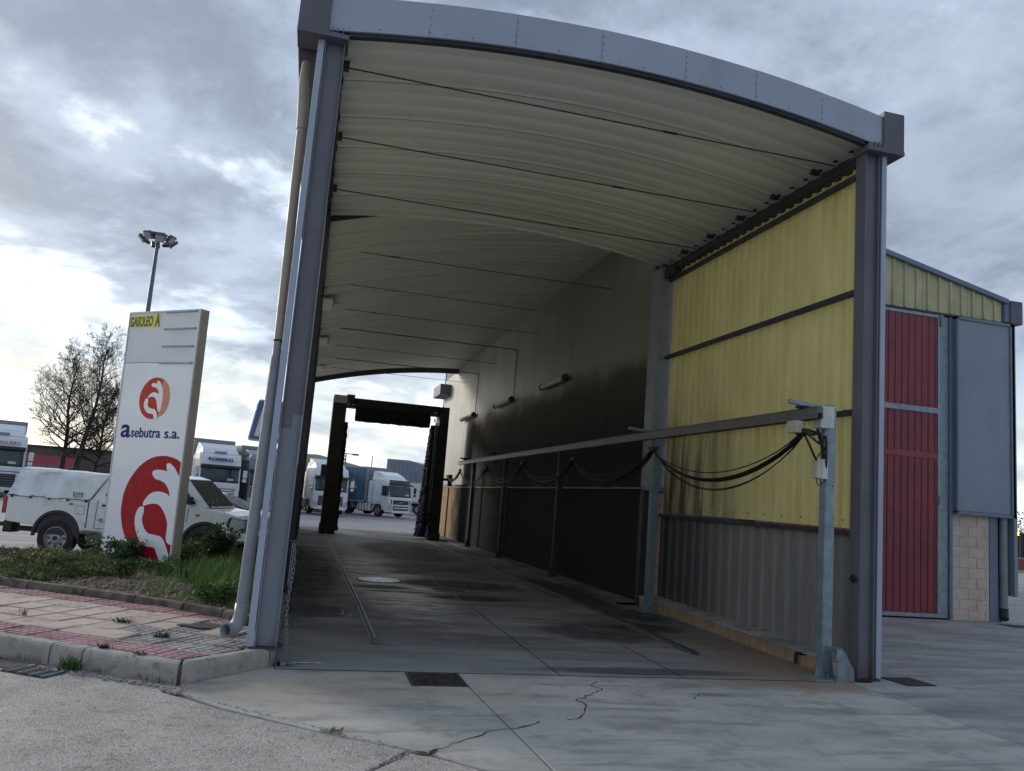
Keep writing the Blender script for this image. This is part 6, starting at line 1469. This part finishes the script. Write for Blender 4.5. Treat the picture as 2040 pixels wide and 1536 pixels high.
    for i in range(nx+1):
        u = i/nx; x = .06+1.68*u
        for j in range(ny+1):
            v = j/ny; s_ = v*2-1
            # cross-section: superellipse from near rail over top to far rail
            a = PI*(1-v); cy = W/2+(W/2+.005)*(abs(math.cos(a))**.22)*(1 if math.cos(a) > 0 else -1)*-1; cz = 1.0+.60*(math.sin(a)**.16 if math.sin(a) > 0 else 0)
            lean = .13*max(0,(cz-1.0)/.58)*max(0,1-u*4); rear = x+lean+.30*max(0,(cz-1.0)/.58)*max(0,(u-.55)/.45)
            k = 1-.13*max(0,(cz-1.0)/.58)
            cy = W/2+(cy-W/2)*k
            f = .030*math.sin(u*PI*4.2+.5)*math.sin(max(0,min(1,(cz-1.0)/.66))*PI)+.055*noise.noise(Vector((u*6+v*5,v*5-u*3,2)))+.02*noise.noise(Vector((u*19,v*6,4)))
            cy += f*(-1 if v < .5 else 1); cz2 = cz-.012*abs(math.sin(u*PI*2))+.010*noise.noise(Vector((u*5,v*7,1)))-.03*u
            vs.append((rear, cy, max(cz2,.995)))
    b.add(vs, [(i*(ny+1)+j, i*(ny+1)+j+1, (i+1)*(ny+1)+j+1, (i+1)*(ny+1)+j) for i in range(nx) for j in range(ny)])
    b.add([vs[j] for j in range(ny+1)], [tuple(range(ny+1))]); b.add([vs[nx*(ny+1)+j] for j in range(ny+1)], [tuple(range(ny+1))[::-1]])
    cv = lift(b).build('canvas_cover', M['canvas'], t, smooth=True)
    b = MB(); b.tube([(.08+1.66*k/24,-.016,1.005+.006*math.sin(k*1.9)) for k in range(25)], .006, 5); lift(b).build('rope', M['black_rubber'], cv)
    for k in range(5):
        x = .16+.385*k; b = MB(); b.obox((x,-.018,.975),.05,.018,.035); b.tube([(x-.045,-.016,1.015),(x,-.02,.98),(x+.045,-.016,1.02)], .007, 5); lift(b).build('hook', M['black_plastic'], cv)
    for a in ((1.42,1.06,1.60,1.066),(1.42,1.15,1.60,1.156),(1.42,1.06,1.426,1.156),(1.594,1.06,1.60,1.156),(1.46,1.11,1.56,1.118)):
        b = MB(); b.box(a[0],-.030,a[1],a[2],.01,a[3]); lift(b).build('print', M['trailer_grey'], cv)
pickup()

def small_car(loc, rz, m, label, h=1.45, roof=None):
    # hatchback: rear x=0, front x=4.1, near side y=0
    t = thing('parked_car', label, 'car', loc, rz, local=True, group='cars parked behind the pickup'); W = 1.68; r = .30; RW, FW = .72, 3.28
    def arch(cx, rr, n=8): return [(cx+rr*math.cos(PI*k/n), .30+rr*math.sin(PI*k/n)) for k in range(n+1)]
    body = [(.02,.86),(.06,.95),(2.9,.97),(3.6,.86),(4.0,.72),(4.06,.45),(3.95,.25)]+arch(FW,.36)+[(2.8,.22),(1.2,.22)]+arch(RW,.36)+[(.2,.25),(.02,.40)]
    b = MB(); b.prism(body, 0, W, 1); b.build('body', M[m], t, bevel=.06, seg=3)
    up = [(.08,0,.93),(3.05,0,.95),(2.10,.16,h-.04),(1.9,.18,h),(.6,.18,h-.01),(.3,.16,h-.08)]
    b = MB(); b.loft([[(x,y+.02,z) for x,y,z in up],[(x,W-.02-y,z) for x,y,z in up]]); b.build('greenhouse', M[m], t, bevel=.04)
    b = MB(); b.prism([(.5,h-.015),(.6,h+.008),(1.9,h+.012),(2.06,h-.02)], .20, W-.20, 1); b.build('roof', M[roof or m], t, bevel=.01)
    def sp(x,z): return (x, .02+(z-.95)/(h-.95)*.15-.022, z)
    for q in ([(2.72,1.02),(2.08,h-.10),(1.55,h-.09),(1.52,1.0)],[(1.44,1.0),(1.47,h-.09),(.95,h-.09),(.70,1.0)],[(.62,1.0),(.88,h-.10),(.55,h-.12),(.40,1.02)]):
        b = MB(); b.add([sp(*p) for p in q], [(0,1,2,3)]); b.build('side_window', M['car_glass'], t, solid=.006)
    b = MB(); b.add([(3.04,.10,.985),(2.17,.22,h-.05),(2.17,W-.22,h-.05),(3.04,W-.10,.985)], [(0,1,2,3)]); b.v = [(x+.02,y,z+.01) for x,y,z in b.v]; b.build('windscreen', M['screen_glass'], t, solid=.006)
    b = MB(); b.tube([(3.0,.5,1.0),(2.8,.95,1.13)], .008, 5); b.build('wiper', M['black_plastic'], t)
    b = MB(); b.box(2.62,-.13,.98,2.74,.02,1.10); b.build('mirror', M[m], t, bevel=.03)
    for y0,y1 in ((-.004,.30),(W-.30,W+.004)):
        b = MB(); b.prism([(3.62,.66),(3.70,.80),(4.02,.70),(4.04,.60)], y0, y1, 1); b.build('headlight', M['lamp_glass'], t, bevel=.01)
        b = MB(); b.box(-.01,y0,.62,.05,y1,.86); b.build('tail_light', M['tail_red'], t, bevel=.01)
    for cx in (RW,FW):
        b = MB(); b.prism(arch(cx,.355), .02, W-.02, 1); b.build('wheel_well', M['black_plastic'], t)
        for y,s in ((.11,-1),(W-.11,1)):
            n = 24; b = MB(); b.loft([[(cx+pr*math.cos(2*PI*k/n), y+py, r+pr*math.sin(2*PI*k/n)) for k in range(n)] for py,pr in ((-.09,r*.6),(-.09,r*.95),(-.07,r),(.07,r),(.09,r*.95),(.09,r*.6))], cap=False); w = b.build('wheel', M['tyre'], t, smooth=True)
            b = MB(); b.loft([[(cx+pr*math.cos(2*PI*k/n), y+s*py, r+pr*math.sin(2*PI*k/n)) for k in range(n)] for py,pr in ((.0,r*.62),(.08,r*.62),(.05,r*.5),(.08,.02))]); b.build('rim', M['rim'], w, smooth=True)
    return t
c_ = small_car((-4.75,12.75,gz(12.7)-.2), math.atan2(-.2396,.9709), 'car_silver', 'silver car with dark roof parked just behind the pickup, only its windscreen pillar showing', 1.47, 'trailer_dark'); c_.scale = (1,1,1.13)
c_ = small_car((-4.41,15.25,gz(15)-.2), math.atan2(-.2396,.9709), 'car_white', 'pale car parked farthest behind the pickup beyond the dark roofed car', 1.32); c_.scale = (1,1,1.13)
# ------------------------------------------------------------------ bare trees
def bare_tree(label, base, height, lean, seed, rad=2.6, skew=0.0):
    rnd = random.Random(seed); o = thing('bare_tree', label, 'tree', base, group='bare trees beyond the car park'); tr = MB(); tw = MB(); base = Vector(base)
    def branch(p, d, L, r, lvl):
        n = 5 if lvl < 2 else (4 if lvl == 2 else 3); pts = [p]; q = p; dd = d.normalized()
        for i in range(n):
            dd = (dd+Vector((rnd.gauss(0,.17),rnd.gauss(0,.17),rnd.gauss(.05,.10)))).normalized(); q = q+dd*L/n; pts.append(q)
        (tr if lvl < 1 else tw).tube(pts, [max(.006,r*(1-.8*i/n)) for i in range(n+1)], 5 if lvl < 2 else 3, cap=False)
        if lvl >= 4: return
        k = (7,7,6,5)[lvl]
        for i in range(k):
            f = (i+.6+rnd.random()*.4)/k; idx = min(int(f*n), n-1); w = f*n-idx; s0 = pts[idx].lerp(pts[idx+1], w); ax = (pts[idx+1]-pts[idx]).normalized()
            e = ax.orthogonal().normalized(); e = Matrix.Rotation(rnd.random()*6.3,3,ax)@e; nd = (ax*rnd.uniform(.5,1.0)+e*rnd.uniform(.55,1.0)); nd.z += .12
            branch(s0, nd, L*rnd.uniform(.38,.62)*(1.1-.45*f), r*(.50-.2*f), lvl+1)
    # leader
    n = 9; pts = [base]; d = Vector(lean).normalized()
    for i in range(n): pts.append(pts[-1]+(d+Vector((rnd.gauss(0,.06),rnd.gauss(0,.06),0))).normalized()*height/n)
    rr = [height*.021*(1-.9*i/n) for i in range(n+1)]; tr.tube(pts, rr, 8, cap=False)
    for i in range(34):
        f = .30+.68*(i/33)**.9; idx = min(int(f*n),n-1); p = pts[idx].lerp(pts[idx+1], f*n-idx); a = i*2.4+rnd.random(); up = .25+.9*f
        L = rad*(1.15-abs(f-.45)*1.1)*rnd.uniform(.7,1.1); branch(p, Vector((math.cos(a)+skew,math.sin(a),up)), L, .075*(1.15-f), 1)
    tr.build('trunk', M['bark'], o, smooth=True); tw.build('crown', M['twig'], o)
bare_tree('bare tree with dark upright trunk, leftmost of the group behind the pickup', (-14.75,48,-.5), 8.6, (-.03,0,1), 12, 2.7)
bare_tree('tallest bare tree, leaning right beside the price sign', (-14.25,47.7,-.5), 9.9, (.12,0,1), 31, 2.7)
bare_tree('thinner bare tree half hidden by the price sign', (-13.4,48.5,-.5), 6.8, (.06,.05,1), 8, 2.0)

# ------------------------------------------------------------------ floodlight mast
def mast():
    bx, by = -12.75, 55.3; z0 = gz(by); t = thing('floodlight_mast', 'tall tapered mast with a ring of floodlights at its top', 'lamp mast', (bx,by,z0))
    b = MB(); b.tube([(bx,by,z0),(bx,by,10),(bx,by,19.0)], [.26,.19,.12], 12); b.build('pole', M['mast'], t, smooth=True)
    b = MB(); b.tube([(bx+.85*math.cos(2*PI*k/24),by+.85*math.sin(2*PI*k/24),19.1) for k in range(25)], .06, 6, cap=False)
    for k in range(6): a = 2*PI*k/6; b.tube([(bx,by,18.9),(bx+.85*math.cos(a),by+.85*math.sin(a),19.1)], .05, 5)
    b.build('ring', M['flood'], t)
    b = MB(); b.box(bx-.5,by-.35,19.1,bx+.5,by+.35,19.35); b.build('top_plate', M['flood'], t, bevel=.05)
    for k in range(8):
        a = 2*PI*(k+.4)/8; c = Vector((bx+1.12*math.cos(a),by+1.12*math.sin(a),18.85 if k%2 else 18.70)); m = MB()
        m.obox(c,.22,.60,.62,a,0,.75); f = m.build('floodlight', M['flood'], t, bevel=.03)
        m = MB(); nrm = Matrix.Rotation(a,3,'Z')@Matrix.Rotation(.75,3,'Y')@Vector((.12,0,0)); m.obox(c+nrm,.01,.50,.52,a,0,.75); m.build('glass', M['lamp_glass'], f)
        m = MB(); m.tube([(bx+.85*math.cos(a),by+.85*math.sin(a),19.1),c+Vector((0,0,.30)),c+Vector((.0,0,.1))], .035, 5); m.build('yoke', M['flood'], f)
mast()
def street_lamp(x, y, h, label):
    z0 = gz(y); t = thing('street_lamp', label, 'street lamp', (x,y,z0)); b = MB(); b.tube([(x,y,z0),(x,y,h)], [.11,.07], 8); b.build('pole', M['mast'], t)
    b = MB(); b.tube([(x-1.0,y,h),(x+1.0,y,h)], .05, 6); b.build('arm', M['mast'], t)
    for s in (-1,1):
        b = MB(); b.box(x+s*1.0-.35,y-.2,h-.12,x+s*1.0+.35,y+.2,h+.06); b.build('lamp_head', M['flood'], t, bevel=.03)
street_lamp(3.85,79.4,4.95,'distant twin headed street lamp above the lorries right of the gantry leg')
b = MB(); b.tube([(7.0,83.8,gz(84)),(7.0,83.8,5.1)], [.08,.04], 6); tag(b.build('antenna_pole', M['mast']), 'thin distant pole rising above the blue trailer', 'pole')
b = MB(); b.tube([(-.09,26.25,gz(26)),(-.06,26.25,1.35)], .03, 8); b.box(-.22,26.15,gz(26),.04,26.35,gz(26)+.04); tag(b.build('marker_post', M['pipe_grey']), 'thin pale post standing at the far end of the left hall wall', 'post')

# ------------------------------------------------------------------ far buildings and walls
def far_buildings():
    t = thing('grey_warehouse', 'grey metal warehouse with shallow gable seen through the gantry', 'warehouse', (13,90,gz(90)))
    b = MB(); z0 = gz(90)-.2
    b.add([(9.2,89,z0),(13.3,86.5,z0),(13.3,86.5,4.65),(11.6,87.5,5.1),(9.2,89,5.15)],[(0,1,2,3,4)])
    b.add([(13.3,86.5,z0),(24,97,z0),(24,97,3.9),(13.3,86.5,4.65)],[(0,1,2,3)]); b.add([(9.2,89,z0),(9.2,89,5.15),(18,108,5.15),(18,108,z0)],[(0,1,2,3)])
    b.add([(9.2,89,5.15),(11.6,87.5,5.1),(13.3,86.5,4.65),(24,97,3.9),(18,108,5.15)],[(0,1,2,3,4)]); b.build('wall', M['wh_grey'], t)
    for k in range(9):
        u = .5+.44*k; b = MB(); p = Vector((9.2+u,89-.61*u,0)); b.tube([(p.x-.02,p.y-.03,z0),(p.x-.02,p.y-.03,4.7)], .018, 4); b.build('panel_seam', M['blue_trim'], t)
    b = MB(); b.box(11.3,87.0,2.35,11.32,87.6,2.4)
    for k in range(4): b = MB(); b.obox((12.0+.2*k,87.15-.12*k,2.2),.09,.05,.75,-.55); b.build('vent_slat', M['fence_dark'], t)
    b = MB(); b.tube([(12.5,86.7,0),(12.5,86.7,3.9)], .05, 6); b.tube([(11.9,87.0,0),(11.9,87.0,3.8),(11.2,87.4,3.85)], .04, 6); b.build('drain_pipe', M['blue_trim'], t)
    t = thing('green_roof_hall', 'low distant hall with a pale yellow green roof behind the lorries', 'hall', (2,95,gz(95)))
    z0 = gz(95)-.2
    b = MB(); b.box(-6,96,z0,7.5,110,3.75); b.build('wall', M['wh_grey'], t)
    b = MB(); b.prism([(-6.3,3.75),(7.9,3.75),(7.9,3.85),(1.2,5.15),(-6.3,5.0)], 95.7, 110, 1); b.build('roof', M['wh_green'], t)
    b = MB(); b.box(-6.3,95.6,3.70,7.9,95.75,3.90); b.build('eave', M['trailer_grey'], t)
    # red and brown walls behind the trees
    fw = Vector((.97,-.24,0)); 
    t = thing('boundary_wall', 'low red and mauve painted wall behind the bare trees', 'wall', (-22,70,gz(70)))
    a = Vector((-31,72.6,0)); c = Vector((-19.8,69.9,0)); d = (c-a).normalized(); n = Vector((-d.y,d.x,0))
    def wl(mb, p, q, z0, z1, th=.25): mb.prism([tuple((p)[:2]),tuple((q)[:2]),tuple((q+n*th)[:2]),tuple((p+n*th)[:2])], z0, z1, 2)
    b = MB(); wl(b, a, c, 1.32, 2.15); b.build('red_band', M['wall_red'], t)
    b = MB(); wl(b, a, c, gz(71)-.2, 1.32); b.build('lower_wall', M['wall_mauve'], t)
    b = MB(); wl(b, a-n*.05, c-n*.05, 1.24, 1.36, .1); b.build('rail', M['letter_red'], t)
    for k in range(8):
        p = a+d*(1.4*k+.6)-n*.06; b = MB(); b.obox((p.x,p.y,.4),.14,.08,1.9,math.atan2(d.y,d.x)); b.build('pilaster', M['letter_red'], t)
    t = thing('brown_shed', 'long low brown building behind the red wall and trees', 'building', (-20,76,gz(76)))
    b = MB(); b.prism([(-34,80),(-15.2,75.2),(-13.5,82),(-32,87)], gz(78)-.3, 3.05, 2); b.build('wall', M['wall_brown'], t)
    b = MB(); b.prism([(-34.2,79.8),(-15.0,74.9),(-14.9,75.2),(-34.1,80.1)], 3.05, 3.15, 2); b.build('roof_edge', M['wall_brown'], t)
    t = thing('railing_fence', 'dark steel railing fence in front of the brown building', 'fence', (-17,68,gz(68)))
    p0 = Vector((-20,69,0)); p1 = Vector((-14.5,67.6,0)); d2 = (p1-p0).normalized()
    for z in (.2,1.1):
        b = MB(); b.tube([tuple(p0)[:2]+(z,),tuple(p1)[:2]+(z,)], .04, 5); b.build('rail', M['fence_dark'], t)
    for k in range(40):
        p = p0+d2*.145*k; b = MB(); b.tube([(p.x,p.y,gz(68)),(p.x,p.y,1.2)], .018, 4); b.build('bar', M['fence_dark'], t)
    # right edge: brick dwarf wall with dark fence, yellow lamps and trees
    t = thing('brick_wall_fence', 'red brick dwarf wall with dark fence panels at the far right edge', 'fence', (40,30,gz(30)))
    a = Vector((37,30.4,0)); c = Vector((47,27.6,0)); d = (c-a).normalized(); n = Vector((-d.y,d.x,0))
    b = MB(); wl(b, a, c, gz(30)-.1, .42); b.build('wall', M['brick_red'], t)
    b = MB(); wl(b, a-n*.04, c-n*.04, .42, .50, .33); b.build('coping', M['kerb'], t)
    for k in range(11):
        p = a+d*1.0*k+n*.12; b = MB(); b.obox((p.x,p.y,1.2),.08,.08,1.45,math.atan2(d.y,d.x)); b.build('post', M['fence_dark'], t)
    for k in range(10):
        p = a+d*(1.0*k+.5)+n*.12; b = MB()
        for j in range(8): q = p+d*(-.42+.12*j); b.obox((q.x,q.y,1.15),.03,.03,1.2,math.atan2(d.y,d.x))
        b.build('panel', M['fence_dark'], t)
    b = MB(); wl(b, a+n*.1, c+n*.1, 1.80, 1.86, .05); b.build('top_rail', M['fence_dark'], t)
    t = thing('far_hedge', 'dark hedge and bare trees behind the fence at the far right', 'hedge', (48,38,gz(38))); b = MB(); random.seed(4)
    for i in range(9000):
        s_ = random.random(); p = Vector((44+14*s_,42-4*s_+random.uniform(0,3),gz(40)+3.15*random.random()**.8*(1+.25*math.sin(s_*23)+.12*math.sin(s_*61)))); d_ = Vector((random.gauss(0,1),random.gauss(0,1),random.gauss(0,1))).normalized(); e_ = d_.orthogonal().normalized(); w = .16
        b.add([p-e_*w*.4, p+d_*w, p+e_*w*.4], [(0,1,2)])
    b.build('foliage', M['leaf_dark'], t); b = MB(); b.box(44,42,gz(40)-.1,58,43,1.9); b.build('stems', M['wall_brown'], t)
    for k in range(3):
        x = 39.2+1.0*k*1.1; b = MB(); yy = 31.2-.25*x+9.2; b.tube([(x,yy,1.75),(x,yy,1.95)], .10, 10); l = b.build('globe_lamp', M['lamp_on'], smooth=True); tag(l, ('left','middle','right')[k]+' of three small lit yellow lamps above the far right fence', 'lamp', 'yellow lamps above the far fence')
    # verge in front of the right fence
    b = MB(); b.prism([(33,29.6),(47,26.4),(47,27.5),(33,30.8)], gz(30)-.05, gz(30)+.10, 2); tag(b.build('verge', M['kerb']), kind='structure')
m = bpy.data.materials.new('lamp_on'); m.use_nodes = True; t_ = NT(m.node_tree)
t_.put(t_.n('ShaderNodeOutputMaterial').inputs[0], t_.n('ShaderNodeEmission', {'Color': (1,.72,.12), 'Strength': 2.2}).outputs[0]); M['lamp_on'] = m
far_buildings()
# low far land on the horizon
b = MB(); random.seed(9); n = 90; pts = []
for k in range(n+1):
    a = R(-75+150*k/n); pts.append((a, 2.5+3.0*noise.noise(Vector((k*.17,1,1)))+1.2*noise.noise(Vector((k*.8,4,1)))))
b.loft([[(420*math.sin(a),420*math.cos(a),-3),(420*math.sin(a),420*math.cos(a),z),(520*math.sin(a),520*math.cos(a),z),(520*math.sin(a),520*math.cos(a),-3)] for a,z in pts])
tag(b.build('hills', M['wall_brown']), kind='structure')
